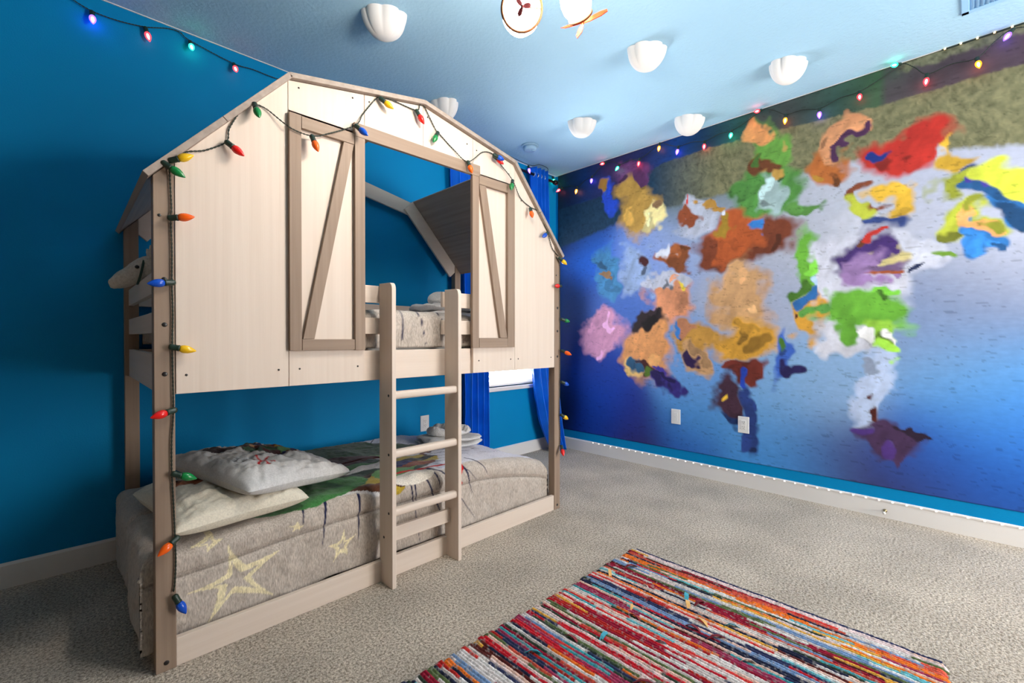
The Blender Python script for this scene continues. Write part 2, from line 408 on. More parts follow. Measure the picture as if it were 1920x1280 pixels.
GROUND= [(2.843, 2.5, (34, 30, 60)), (2.843, 2.234, (24, 36, 66)), (2.521, 2.53, (30, 50, 110)), (2.287, 2.571, (60, 50, 100)), (2.583, 2.136, (36, 60, 100)), (2.521, 1.873, (30, 110, 225)), (2.775, 1.484, (8, 40, 90)), (2.842, 0.954, (6, 26, 80)), (2.842, 0.473, (4, 16, 50)), (2.581, 0.755, (10, 60, 160)), (2.399, 0.466, (16, 70, 180)), (2.119, 0.354, (36, 50, 140)), (2.013, 0.088, (50, 40, 90)), (2.458, 0.259, (6, 50, 140)), (1.772, 1.953, (150, 170, 215)), (2.016, 1.854, (120, 150, 215)), (2.285, 1.453, (70, 110, 190)), (1.636, 2.405, (70, 95, 90)), (1.635, 2.233, (95, 105, 75)), (1.227, 2.261, (100, 108, 78)), (1.773, 2.572, (40, 60, 100)), (1.465, 2.652, (24, 70, 130)), (1.154, 2.691, (30, 75, 80)), (1.381, 2.053, (160, 175, 205)), (1.544, 0.812, (110, 160, 220)), (1.543, 0.472, (80, 150, 215)), (1.63, 0.201, (30, 90, 180)), (0.971, 0.467, (95, 160, 220)), (0.872, 0.702, (130, 175, 220)), (1.078, 1.378, (165, 175, 200)), (0.877, 1.844, (180, 185, 200)), (0.626, 0.34, (60, 50, 100)), (0.807, 0.307, (70, 130, 200)), (0.188, 0.42, (40, 90, 180)), (0.21, 0.259, (52, 44, 80)), (0.033, 0.418, (24, 90, 190)), (-0.129, 0.278, (30, 80, 160)), (-0.166, 0.626, (30, 110, 210)), (-0.126, 0.905, (80, 150, 215)), (0.036, 0.896, (110, 165, 215)), (0.124, 1.136, (130, 150, 190)), (-0.066, 1.192, (110, 125, 160)), (-0.084, 1.392, (150, 160, 185)), (-0.16, 1.639, (190, 195, 215)), (0.084, 2.009, (180, 185, 205)), (0.521, 1.884, (185, 190, 205)), (0.628, 0.759, (140, 175, 215)), (0.97, 0.164, (60, 140, 215)), (-0.048, 0.668, (70, 140, 210))]
GRASS_TOP = [(2.946, 2.388), (2.286, 2.416), (1.82, 2.55), (1.423, 2.565), (0.879, 2.542), (0.366, 2.512), (0.044, 2.518), (-0.193, 2.52)]
GRASS_BOT = [(2.946, 1.982), (2.23, 2.124), (1.867, 2.158), (1.382, 2.168), (0.878, 2.193), (0.416, 2.205), (0.085, 2.145), (-0.195, 2.088)]
FENCE = [(1.228, 2.716), (0.816, 2.738), (0.387, 2.64), (0.366, 2.502), (-0.192, 2.686)]

gy = np.arange(-1.70, 2.9401, .008); gz = np.arange(.183, 2.7381, .008)
YY, ZZ = np.meshgrid(gy, gz, indexing='ij')
wy = YY + .20 * (fbm(YY * 3.2, ZZ * 3.2, 3, 3) - .5) + .20 * (fbm(YY * 9, ZZ * 9, 13, 3) - .5)
wz = ZZ + .20 * (fbm(YY * 3.2 + 50, ZZ * 3.2 + 9, 5, 3) - .5) + .20 * (fbm(YY * 9 + 31, ZZ * 9, 15, 3) - .5) + .25 * (wy - YY)
num = np.zeros(YY.shape + (3,)); den = np.zeros(YY.shape)
EXT = GROUND + [(-.7, 1.0, (90, 140, 205)), (-.7, .3, (26, 80, 165)), (-1.4, 1.2, (100, 130, 190)), (-1.4, .3, (26, 76, 160)), (-.8, 1.8, (170, 178, 205))]
for y0, z0, c in EXT:
    d2 = (YY - y0) ** 2 + (ZZ - z0) ** 2
    k_ = np.exp(-d2 / (2 * .17 ** 2)) + 1e-4 / (d2 + .02)
    num += k_[..., None] * lin(c); den += k_
paint = num / den[..., None]
def interp(pts, y):
    p = sorted(pts); return np.interp(y, [a for a, _ in p], [b_ for _, b_ in p])
gt = interp(GRASS_TOP, YY) + .02 * (fbm(YY * 40, ZZ * 40, 8) - .5); gb_ = interp(GRASS_BOT, YY) + .03 * (fbm(YY * 50, ZZ * 20, 9) - .5)
ins = np.clip((ZZ - gb_) / .03, 0, 1) * np.clip((gt + .03 - ZZ) / .02, 0, 1)
gn = fbm(YY * 60 + 8 * fbm(YY * 8, ZZ * 8, 2), ZZ * 34, 21)
gcol = lin((78, 80, 56)) * (1 - gn[..., None]) + lin((150, 146, 108)) * gn[..., None]
fade = np.clip((YY - 1.35) / .55, 0, 1)[..., None]
gcol = gcol * (1 - fade) + (lin((30, 60, 84)) * (.7 + .6 * gn[..., None])) * fade
paint = paint * (1 - ins[..., None]) + gcol * ins[..., None]
top = np.clip((ZZ - gt) / .012, 0, 1)[..., None]
tcol = np.zeros(YY.shape + (3,))
stops = [(-1.7, (84, 66, 72)), (-.2, (80, 64, 76)), (.36, (74, 68, 72)), (.40, (62, 92, 66)), (.62, (54, 84, 74)), (.9, (66, 72, 72)), (1.2, (40, 84, 80)), (1.45, (28, 62, 92)), (1.7, (12, 62, 130)), (2.0, (34, 44, 96)), (2.3, (52, 46, 92)), (2.6, (22, 56, 110)), (2.95, (24, 40, 54))]
for ch in range(3): tcol[..., ch] = np.interp(YY, [a for a, _ in stops], [lin(c)[ch] for _, c in stops])
tcol *= (.75 + .5 * fbm(YY * 9, ZZ * 30, 33))[..., None]
paint = paint * (1 - top) + tcol * top
leaf = np.clip((ZZ - 2.695 + .05 * fbm(YY * 30, ZZ * 10, 4)) / .02, 0, 1) * np.clip((.32 - YY) / .05, 0, 1)
lf = fbm(YY * 70, ZZ * 60, 41)[..., None]
paint = paint * (1 - leaf[..., None]) + (lin((52, 56, 40)) * (1 - lf) + lin((150, 150, 122)) * lf) * leaf[..., None]
tex_ = .5 * fbm(YY * 7, ZZ * 7, 60) + .5 * fbm(YY * 30 + ZZ * 14, ZZ * 12 - YY * 6, 64)
rb_ = np.random.RandomState(77); DABS = list(BLOBS)
for (y0, z0, ry, rz, c) in BLOBS:
    for k_ in range(3):
        a_ = rb_.rand() * 2 * PI; q_ = .35 + .75 * rb_.rand(); c2 = BLOBS[rb_.randint(len(BLOBS))][4] if rb_.rand() < .35 else c
        f_ = .55 + .75 * rb_.rand(); s_ = .022 + .035 * rb_.rand()
        DABS.append((y0 + ry * q_ * math.cos(a_), z0 + rz * q_ * math.sin(a_), s_ * (.6 + rb_.rand()), s_ * (.6 + rb_.rand()), tuple(min(245, v * f_) for v in c2)))
for i, (y0, z0, ry, rz, c) in enumerate(DABS):
    q = (np.abs((wy - y0) / ry / 1.22) ** 2 + np.abs((wz - z0) / rz / 1.22) ** 2)
    a = np.clip((1.08 - q) / .55, 0, 1)[..., None]
    if not a.any(): continue
    paint = paint * (1 - a) + lin(c) * (.55 + .9 * tex_[:, :, None]) * a
fl = fbm(YY * 22 + 6 * fbm(YY * 2, ZZ * 2, 92), ZZ * 110 + 9 * fbm(YY * 3, ZZ * 3, 93), 90)
paint *= np.where(fl > .73, .74, 1.0)[..., None] * (.92 + .16 * fbm(YY * 30, ZZ * 120, 91))[..., None]
M['mural'] = painted('mural_print', 0.55, 0.25, (30, 30, 30), .95, 1.05)
Pm = np.stack([np.full(YY.shape, XW - .002), YY, ZZ], -1)
mur = grid_obj('mural', Pm, M['mural'], np.clip(paint, 0, 1))
so = mur.modifiers.new('paper', 'SOLIDIFY'); so.thickness = .0015; so.offset = 0
tag(mur, 'wall-sized printed mural of bright colour splashes over a moonlit blue road and grass bank', 'mural')

# ------------------------------------------------------------------ small fittings
def outlet(name, face, u, v, label, single=False):
    """face 'y': on the back wall at x=u,z=v ; 'x': on the mural wall at y=u,z=v"""
    e = empty(name, (u, YW, v) if face == 'y' else (XW, u, v), label, 'outlet')
    W, HH = .078, .122
    def bx(du0, du1, dz0, dz1, t0, t1, m, nm, bev=.002):
        if face == 'y': o = MB().box(u + du0, u + du1, YW - t1, YW - t0, v + dz0, v + dz1, bev)
        else: o = MB().box(XW - .003 - t1, XW - .003 - t0, u + du0, u + du1, v + dz0, v + dz1, bev)
        return o.build(nm, m, e)
    bx(-W / 2, W / 2, -HH / 2, HH / 2, 0, .007, M['plastic'], 'cover_plate', .003)
    bx(-.017, .017, -.034, .034, .006, .0095, M['plastic'], 'receptacle', .0012)
    if single:
        bx(-.004, .004, -.004, .004, .009, .016, M['ring'], 'jack', .001)
    else:
        sl = MB()
        for zc in (.017, -.017):
            for du in (-.006, .006):
                if face == 'y': sl.box(u + du - .001, u + du + .001, YW - .0101, YW - .0095, v + zc - .004 + .003, v + zc + .004 + .003, 0)
                else: sl.box(XW - .003 - .0101, XW - .003 - .0095, u + du - .001, u + du + .001, v + zc - .001, v + zc + .007, 0)
            if face == 'y': sl.box(u - .002, u + .002, YW - .0101, YW - .0095, v + zc - .010, v + zc - .006, 0)
            else: sl.box(XW - .003 - .0101, XW - .003 - .0095, u - .002, u + .002, v + zc - .010, v + zc - .006, 0)
        sl.build('slots', M['dark'], e)
outlet('outlet', 'y', 1.974, .435, 'white double outlet on the plain blue wall above the lower bunk')
outlet('outlet', 'x', 1.687, .452, 'white single-jack plate low on the mural wall, nearer the room corner', True)
outlet('outlet', 'x', 1.167, .456, 'white double outlet low on the mural wall, farther from the room corner')

ds = empty('door_stop', (XW - .0145, .354, .045), 'small brass-coloured door stop sticking out of the white baseboard under the mural', 'door stop')
MB().lathe([(0, .010), (.004, .010), (.006, .004), (.048, .004)], (XW - .0145, .354, .045), (-1, 0, 0), 14).build('stem', plain('aged_brass', (.30, .25, .14), .35, .5, .8), ds)
MB().lathe([(.048, .0075), (.056, .0085), (.062, .007)], (XW - .0145, .354, .045), (-1, 0, 0), 14).build('rubber_tip', M['plastic'], ds)

sd = empty('smoke_detector', (2.83, 2.65, H), 'round pale blue smoke detector on the ceiling above the curtain', 'smoke detector')
MB().lathe([(0, .074), (.010, .074), (.013, .070)], (2.83, 2.65, H), (0, 0, -1), 32).build('base_plate', M['ceilplastic'], sd)
MB().lathe([(.013, .060), (.030, .058), (.040, .050), (.043, .035)], (2.83, 2.65, H), (0, 0, -1), 32).build('body', M['ceilplastic'], sd)
MB().lathe([(.043, .016), (.046, .015), (.047, .010)], (2.845, 2.63, H), (0, 0, -1), 16).build('test_button', M['ceilplastic'], sd)

av = empty('air_vent', (3.09, -.13, H), 'blue painted louvred air vent on the ceiling near the mural wall', 'vent')
fr = MB()
for a_ in ((2.93, 3.25, .008, .038), (2.93, 3.25, -.30, -.27), (2.93, 2.96, -.30, .038), (3.22, 3.25, -.30, .038)):
    fr.box(a_[0], a_[1], a_[2], a_[3], H - .010, H, .003)
fr.build('frame', M['ventmetal'], av)
for i in range(16):
    y_ = -.262 + i * .0175
    MB().box(2.96, 3.22, y_ - .008, y_ + .008, H - .0065, H - .005, 0, 0, Matrix.Rotation(.6, 3, 'X'), Vector((3.09, y_, H - .006))).build('louvre', M['ventmetal'], av)

# clouds: puffy half domes with a scalloped rim on the ceiling
def cloud_mesh():
    th = np.linspace(0, 2 * PI, 96, endpoint=False); t = np.linspace(0, 1, 26)
    T, A = np.meshgrid(t, th, indexing='xy')
    lobes = np.abs(np.sin(A * 3.5 + .9)) ** .6
    fade_ = (1 - T) ** .8
    rim = 1 + (.17 * lobes - .10) * fade_
    prof = np.cos(T * PI / 2) ** .8
    R = rim * prof
    P = np.stack([.106 * R * np.cos(A), .075 * R * np.sin(A) - .02 * T, -.112 * np.sin(T * PI / 2) ** 1.15], -1)
    return P
CP = cloud_mesh()
cm = grid_obj('ceiling_cloud', CP, M['cloud'], None, None, True)
CLOUDS = [((1.16, 2.10), 1.02, 0.15, 'white foam cloud cut by the top photo edge, above the bunk bed roof'),
          ((2.36, 1.30), 1.0, 0.0, 'white foam cloud nearest the airplane lamp on the mural side'),
          ((3.085, .77), 1.0, .12, 'white foam cloud nearest the air vent'),
          ((2.80, 2.08), .98, 0.0, 'white foam cloud between the smoke detector and the mural wall'),
          ((3.335, 1.485), 1.02, .05, 'white foam cloud almost touching the top of the mural'),
          ((1.89, 2.60), 1.0, -.45, 'white foam cloud half hidden behind the ridge of the bunk bed roof')]
for i, ((cx, cy), s_, r_, lab) in enumerate(CLOUDS):
    o = cm if i == 0 else cm.copy()
    if i: COL.objects.link(o)
    o.location = (cx, cy, H - .0005); o.rotation_euler = (0, 0, math.radians(-45) + r_ + PI); o.scale = (s_, s_, s_)
    tag(o, lab, 'cloud decoration', 'foam clouds on the ceiling')

# airplane ceiling lamp
lamp = empty('ceiling_lamp', (.98, .86, H), 'ceiling lamp of glowing white toy airplanes with thin gold outlines and small propellers', 'ceiling lamp')
MB().lathe([(0, .13), (.02, .13), (.03, .115)], (.98, .86, H), (0, 0, -1), 32).build('canopy', M['plastic'], lamp)
def pod(c, d, mprop, nose, sc, angs):
    c = Vector(c); d = Vector(d).normalized()
    prof = [(t_ * sc, r_ * sc) for t_, r_ in nose + [(.08, .066), (.14, .054), (.20, .034), (.235, .016)]]
    bd = MB().lathe(prof, c, -d, 28).build('airplane_body', M['opal'], lamp)
    u = d.orthogonal().normalized(); w_ = d.cross(u)
    ring = [c - d * .013 * sc + (u * math.cos(a) + w_ * math.sin(a)) * .0670 * (1.0 if sc == 1 else .55) for a in np.linspace(0, 2 * PI, 49)]
    MB().tube(ring, .0048, 8).build('gold_rim', M['gold'], bd)
    side = Vector((0, 0, 1)).cross(d).normalized()
    seam = []
    for t_, r_ in prof: seam.append(c - d * t_ + side * (r_ + .001))
    MB().tube(seam, .002, 6).build('gold_seam', M['gold'], bd)
    pr_ = MB()
    pr_.lathe([(0, .006), (.012, .006), (.018, .002)], c, d, 12)
    for a in angs:
        e_ = side * math.cos(a) + d.cross(side) * math.sin(a)
        n_ = d.cross(e_)
        L_ = mprop[1]
        vs = []; 
        for t_, hw in ((.004, .003), (.3 * L_, .0055 + .05 * L_), (.75 * L_, .006 + .06 * L_), (L_, .003)):
            for sgn, dd in ((-1, .008), (1, .012)):
                vs += [c + d * dd + e_ * t_ + n_ * hw * sgn]
        top_ = [v + d * .002 for v in vs]
        fs = [(0, 2, 3, 1), (2, 4, 5, 3), (4, 6, 7, 5)]
        allv = vs + top_
        fs2 = fs + [tuple(i + 8 for i in reversed(f)) for f in fs] + [(0, 8, 10, 2), (2, 10, 12, 4), (4, 12, 14, 6), (1, 3, 11, 9), (3, 5, 13, 11), (5, 7, 15, 13), (6, 14, 15, 7), (0, 1, 9, 8)]
        pr_.add(allv, fs2)
    pr_.build('propeller', mprop[0], lamp)
    fin = MB().box(-.004, .004, -.03, .03, 0, .055, .002)
    fin.v = [tuple(c - d * (.19 - v[1]) + side * v[0] + Vector((0, 0, .02 + v[2]))) for v in fin.v]
    fin.build('tail_fin', M['gold'], lamp)
    rod_a = c - d * .12 + Vector((0, 0, .05)); 
    MB().tube([rod_a, Vector((rod_a.x, rod_a.y, rod_a.z + .12)), Vector((.98, .86, H - .02))], .005, 8).build('arm', M['gold'], lamp)
pod((1.094, 1.061, 2.205), (-.62, -.66, -.34), (M['propdark'], .030), [(0.0, .020), (.004, .052), (.012, .063), (.03, .068)], 1.0, (.15, 2.25, 4.34))
pod((1.224, .912, 2.155), (.85, .22, -.50), (M['proporange'], .085), [(0.0, .012), (.004, .026), (.012, .040), (.026, .053), (.05, .063)], .74, (0.25, 2.9, 4.7))

# ------------------------------------------------------------------ LED strips
def strip(name, label, y0, y1, x, z, step, mat, phase, base):
    e = MB().box(x - .003, x, y0, y1, z - .004, z + .004, 0).build(name, base)
    tag(e, label, 'led strip')
    dot = None; y_ = y0 + phase
    while y_ < y1:
        if dot is None:
            dot = MB().box(x - .006, x - .003, y_ - .004, y_ + .004, z - .0035, z + .0035, 0).build('led', mat, e); first = y_
        else:
            c_ = dot.copy(); COL.objects.link(c_); c_.location = (0, y_ - first, 0)
        y_ += step
strip('led_strip', 'thin strip of tiny white lights along the top of the baseboard under the mural', -.35, 2.52, XW - .0145, .1035, .064, M['led_white'], .03, M['strip'])
strip('led_strip', 'thin strip of tiny warm lights along the top edge of the mural', -.35, .12, XW - .004, 2.7335, .064, M['led_warm'], .008, M['cord'])

# ------------------------------------------------------------------ bunk bed shaped like a barn
F, R_ = 1.85, 2.93                     # front and rear plane
PX0, PX1, PW = .20, 2.26, .055
bed = empty('bunk_bed', (1.23, 2.39, 0), 'whitewashed wooden barn-shaped house bunk bed with taupe trim, gambrel roof and ladder', 'bunk bed')
HIP_L, HIP_R, APEX = (.610, 2.113), (1.840, 2.113), (1.225, 2.232)
EAVE_L, EAVE_R = (.171, 1.622), (2.279, 1.622)
def roof_z(x):
    xs = [EAVE_L[0], HIP_L[0], APEX[0], HIP_R[0], EAVE_R[0]]; zs = [EAVE_L[1], HIP_L[1], APEX[1], HIP_R[1], EAVE_R[1]]
    return float(np.interp(x, xs, zs))
TH = .020
def und(x, lower=True):                # underside of the roof boards
    return roof_z(x) - (.0305 if (x < HIP_L[0] or x > HIP_R[0]) else .022)

def bolt(parent, c, d, r=.0075, name='bolt'):
    return MB().lathe([(-.002, r), (.0012, r), (.002, r * .8)], c, d, 12).build(name, M['bolt'], parent)

for x0, lab in ((PX0, 'a'), (PX1 - PW, 'b')):
    x1 = x0 + PW
    po = MB().prism([(x0, 0), (x1, 0), (x1, und(x1) - .002), (x0, und(x0) - .002)], 'y', F, F + .05, 0, .002).build('post', M['taupe_z'], bed)
    for z_ in (.028, .978, 1.14, 1.288): bolt(po, (x0 + .028, F, z_), (0, -1, 0))
    bolt(po, (x0 + .016, F, 1.495), (0, -1, 0), .005)
    po2 = MB().prism([(x0, 0), (x1, 0), (x1, und(x1) - .002), (x0, und(x0) - .002)], 'y', R_ - .05, R_, 0, .002).build('post', M['taupe_z'], bed)

# gable boards on the front
Y0, Y1 = F, F + .018
OPL, OPR, OPZ = .925, 1.535, 1.968
def board(x0, x1, zb, screws):
    xs = [x0 + .001] + [x for x in (HIP_L[0], APEX[0], HIP_R[0]) if x0 + .002 < x < x1 - .002] + [x1 - .001]
    poly = [(x0 + .001, zb), (x1 - .001, zb)] + [(x, und(x) - .001) for x in reversed(xs)]
    o = MB().prism(poly, 'y', Y0, Y1, 0, .0012).build('gable_board', M['white_z'], bed)
    for sx, sz in screws: bolt(o, (sx, Y0, sz), (0, -1, 0), .0038, 'screw')
board(.2565, .612, .910, [(.286, .972), (.575, .975), (.518, 1.99)])
board(.612, OPL, OPZ, [(.652, 2.075), (.872, 2.118)])
MB().prism([(.613, .910), (OPL - .001, .910), (OPL - .001, OPZ + .01), (.613, OPZ + .01)], 'y', Y0, Y1, 0, .0012).build('gable_board', M['white_z'], bed)
board(OPL, 1.225, OPZ, [(.948, 2.128), (1.20, 2.165)])
board(1.225, OPR, OPZ, [(1.25, 2.165), (1.495, 2.11)])
MB().prism([(OPR + .001, .910), (1.847, .910), (1.847, OPZ + .01), (OPR + .001, OPZ + .01)], 'y', Y0, Y1, 0, .0012).build('gable_board', M['white_z'], bed)
board(OPR, 1.848, OPZ, [(1.56, 2.095), (1.80, 2.03)])
board(1.848, 2.2035, .910, [(1.90, 1.90), (1.876, .975), (2.17, .975)])
for sx in (.652, .892, 1.575, 1.815):
    bolt(bed.children[-1], (sx, Y0, .975), (0, -1, 0), .0038, 'screw')

# taupe barn trim: shutters with diagonals, jambs and header
T0, T1 = F - .018, F
tz, tx = M['taupe_z'], M['taupe_x']
def trim(x0, x1, z0, z1, nm, mat): return MB().box(x0, x1, T0, T1, z0, z1, .0015).build(nm, mat, bed)
trim(.6105, .655, 1.047, 1.964, 'shutter_stile', tz)
trim(.6565, .8715, 1.915, 1.962, 'shutter_rail', tx)
trim(.6565, .8715, 1.047, 1.091, 'shutter_rail', tx)
trim(.8735, .919, 1.045, 1.952, 'window_jamb', tz)
trim(.8715, 1.571, 1.9525, 2.011, 'window_header', tx)
trim(1.518, 1.5625, 1.045, 1.952, 'window_jamb', tz)
trim(1.5645, 1.7745, 1.914, 1.963, 'shutter_rail', tx)
trim(1.5645, 1.7745, 1.045, 1.096, 'shutter_rail', tx)
trim(1.776, 1.829, 1.045, 1.964, 'shutter_stile', tz)
MB().prism([(.660, 1.092), (.704, 1.092), (.8705, 1.914), (.826, 1.914)], 'y', T0 + .002, T1, 0, .0015).build('shutter_brace', tz, bed)
MB().prism([(1.720, 1.097), (1.7735, 1.097), (1.614, 1.913), (1.566, 1.913)], 'y', T0 + .002, T1, 0, .0015).build('shutter_brace', tz, bed)

# roof boards
RF, RR = F - .022, 2.952
def slab(p, q, y0, y1, nm='roof_board'):
    p, q = np.array(p), np.array(q); d = (q - p) / np.linalg.norm(q - p); n = np.array([d[1], -d[0]])
    if n[1] > 0: n = -n
    a, b_ = p + d * .001, q - d * .001
    poly = [tuple(a), tuple(b_), tuple(b_ + n * TH), tuple(a + n * TH)]
    return MB().prism(poly, 'y', y0, y1, 0, .0015).build(nm, M['roof_y'], bed)
mid = lambda a, b_: ((a[0] + b_[0]) / 2, (a[1] + b_[1]) / 2)
slab(EAVE_L, mid(EAVE_L, HIP_L), RF, RR); slab(mid(EAVE_L, HIP_L), HIP_L, RF, RR)
slab(HIP_R, mid(EAVE_R, HIP_R), RF, RR); slab(mid(EAVE_R, HIP_R), EAVE_R, RF, RR)
slab(HIP_L, APEX, RF, RR); slab(APEX, HIP_R, RF, RF + .11)

# rear gable frame of white planks
def plank(p, q, w_, y0, y1):
    p, q = np.array(p), np.array(q); d = (q - p) / np.linalg.norm(q - p); n = np.array([d[1], -d[0]])
    if n[1] > 0: n = -n
    a = p + n * .022; b_ = q + n * .022
    return MB().prism([tuple(a), tuple(b_), tuple(b_ + n * w_), tuple(a + n * w_)], 'y', y0, y1, 0, .0015).build('gable_plank', M['white_x'], bed)
plank((EAVE_L[0] + .03, EAVE_L[1] + .034), HIP_L, .095, 2.885, 2.903); plank(HIP_R, (EAVE_R[0] - .03, EAVE_R[1] + .034), .095, 2.885, 2.903)
plank(HIP_L, APEX, .095, 2.904, 2.922); plank(APEX, HIP_R, .095, 2.904, 2.922)

# rails
wx, wy_ = M['white_x'], M['white_y']
MB().box(PX0 + PW, PX1 - PW, F + .004, F + .026, .0, .094, .002).build('base_rail', wx, bed)
MB().box(PX0 + PW, PX1 - PW, R_ - .030, R_ - .008, .0, .094, .002).build('base_rail', wx, bed)
MB().box(PX0 + .015, PX0 + .037, F + .05, R_ - .05, .0, .06, .002).build('base_rail', wy_, bed)
MB().box(PX1 - .037, PX1 - .015, F + .05, R_ - .05, .0, .094, .002).build('base_rail', wy_, bed)
MB().box(PX0 + PW, PX1 - PW, F + .0185, F + .040, .908, 1.041, .002).build('bunk_rail', wx, bed)
MB().box(PX0 + PW, PX1 - PW, R_ - .030, R_ - .008, .910, 1.041, .002).build('bunk_rail', wx, bed)
for z0, z1 in ((1.253, 1.330), (1.114, 1.187)):
    MB().box(PX0 + PW, 1.019, F + .019, F + .037, z0, z1, .002).build('guard_rail', wx, bed)
    MB().box(1.352, PX1 - PW, F + .019, F + .037, z0, z1, .002).build('guard_rail', wx, bed)
    MB().box(PX0 + PW, PX1 - PW, R_ - .028, R_ - .010, z0, z1, .002).build('guard_rail', wx, bed)
for z0, z1 in ((1.253, 1.330), (1.114, 1.187), (.910, 1.041)):
    MB().box(PX0 + .016, PX0 + .036, F + .05, R_ - .05, z0, z1, .002).build('end_rail', wy_, bed)
    MB().box(PX1 - .036, PX1 - .016, F + .05, R_ - .05, z0, z1, .002).build('end_rail', wy_, bed)
for i in range(12):
    x_ = .32 + i * .165
    MB().box(x_, x_ + .07, F + .045, R_ - .035, .955, .972, .002).build('bunk_slat', wy_, bed)

# ladder
for x0 in (1.003, 1.364):
    x1 = x0 + .020
    yb, yf = F + .0185, 1.757
    ol = [(yb, 0), (yf, 0)] + [(yf + .022 - .022 * math.cos(a), 1.338 - .030 + .030 * math.sin(a)) for a in np.linspace(0, PI / 2, 7)] + [(yb, 1.340)]
    up = MB().prism(ol, 'x', x0, x1, 0, .0015).build('ladder_upright', wz if False else M['white_z'], bed)
    if x0 < 1.2:
        for z_ in (.843, .583, .325): bolt(up, (x0, 1.787, z_), (-1, 0, 0), .006)
        bolt(up, (x0, 1.83, .208), (-1, 0, 0), .006)
for z_ in (.843, .583, .325):
    ol = [(1.787 + .021 * math.copysign(abs(math.cos(a)) ** .6, math.cos(a)), z_ + .0175 * math.copysign(abs(math.sin(a)) ** .75, math.sin(a))) for a in np.linspace(0, 2 * PI, 20, endpoint=False)]
    r_o = MB().prism(ol, 'x', 1.0225, 1.3645, 0, 0).build('ladder_rung', wx, bed)
MB().box(1.0235, 1.3635, 1.822, 1.840, .176, .242, .002).build('ladder_brace', wx, bed)

# ------------------------------------------------------------------ bedding
def fold(s, half, r):
    """s: signed arc length from the centre; returns horizontal position and drop below the top"""
    a = np.abs(s) - (half - r); sg = np.sign(s)
    arc = r * PI / 2
    t = np.clip(a, 0, arc) / r
    h = np.where(a <= 0, np.abs(s), (half - r) + r * np.sin(t)); d = np.where(a <= 0, 0, r * (1 - np.cos(t)))
    d = np.where(a > arc, r + (a - arc), d)
    return sg * h, d

def comforter(name, x0, x1, y0, y1, top, drops, res, seed, paint_fn, mat, foot=0.0, head=0.0, puff=.012, seam=True, rad=.055):
    """soft cover: drops = (left end, right end, front, rear) lengths hanging over the mattress"""
    cx, cy = (x0 + x1) / 2, (y0 + y1) / 2; hx, hy = (x1 - x0) / 2, (y1 - y0) / 2
    r = rad; ex = r * (1 - PI / 2)
    us = np.arange(-hx + ex - drops[0] + r, hx - ex + drops[1] - r + res, res); vs = np.arange(-hy + ex - drops[2] + r, hy - ex + drops[3] - r + res, res)
    U, V = np.meshgrid(us, vs, indexing='ij')
    px, dx = fold(U, hx, r); py, dy = fold(V, hy, r)
    dz = (dx ** 8 + dy ** 8) ** .125
    n1 = fbm(U * 5 + 20, V * 5 + 20, seed) - .5; n2 = fbm(U * 16 + 9, V * 16 + 9, seed + 3) - .5
    X = cx + px; Y = cy + py; Zt = top - foot * np.clip((X - (x1 - .62)) / .62, 0, 1) ** 1.6
    Zt = Zt - head * np.clip(((x0 + .62) - X) / .5, 0, 1) ** .7
    Z = Zt - dz
    # outward normals (approximate) for puffing
    tx = np.where(dx > 0, np.sign(U) * np.clip(dx / r, 0, 1), 0); ty = np.where(dy > 0, np.sign(V) * np.clip(dy / r, 0, 1), 0)
    tz_ = np.sqrt(np.clip(1 - tx ** 2 - ty ** 2, 0.0, 1)); ln = np.sqrt(tx ** 2 + ty ** 2 + tz_ ** 2) + 1e-6
    amp = puff * 1.6 * n1 + puff * .8 * n2
    if seam:
        for sv in seam:
            q = np.abs(V - sv[0]) if sv[1] == 'v' else np.abs(U - sv[0])
            amp = amp - .010 * np.exp(-(q / .012) ** 2)
    amp = amp * np.clip(1.2 - (dx / r) * (dy / r), 0, 1)
    X = X + amp * tx / ln; Y = Y + amp * ty / ln; Z = Z + amp * tz_ / ln
    Z = np.maximum(Z, .012)
    c = paint_fn(X, Y, Z, U - (-hx), V - (-hy))
    if seam:
        for sv in seam:
            q = np.abs(V - sv[0]) if sv[1] == 'v' else np.abs(U - sv[0])
            c = c * (1 - .45 * np.exp(-(q / .003) ** 2))[..., None]
    o = grid_obj(name, np.stack([X, Y, Z], -1), mat, c)
    so_ = o.modifiers.new('cloth', 'SOLIDIFY'); so_.thickness = .008; so_.offset = -1
    return o

M['comf'] = painted('heather_comforter', .95, .08, (220, 220, 60), .66, 1.30, .35, 0.2, 4.0)
M['pil'] = painted('printed_pillowcase', .9, .1, (160, 160, 160), .86, 1.12, .15, 0.1)
GREY, LAV, CREAM, NAVY = lin((182, 171, 160)), lin((216, 214, 222)), lin((226, 214, 176)), lin((28, 32, 66))
PAL = [lin(c) for c in ((30, 70, 38), (50, 34, 32), (84, 50, 34), (30, 36, 40), (44, 104, 52), (66, 30, 32), (188, 142, 98), (176, 150, 52), (38, 62, 54), (206, 202, 200), (36, 44, 92), (92, 140, 84), (120, 62, 42), (60, 88, 66))]

def seg_d(x, y, a, b_):
    ax, ay = a; bx, by = b_; vx, vy = bx - ax, by - ay
    t = np.clip(((x - ax) * vx + (y - ay) * vy) / (vx * vx + vy * vy + 1e-9), 0, 1)
    return np.hypot(x - ax - t * vx, y - ay - t * vy), t

def poly_line(c, x, y, pts, w_, colr, closed=False):
    best = np.full(x.shape, 9.0)
    P = list(pts) + ([pts[0]] if closed else [])
    for a, b_ in zip(P[:-1], P[1:]): best = np.minimum(best, seg_d(x, y, a, b_)[0])
    m_ = np.clip((w_ - best) / .0025 + .5, 0, 1)[..., None]
    return c * (1 - m_) + colr * m_

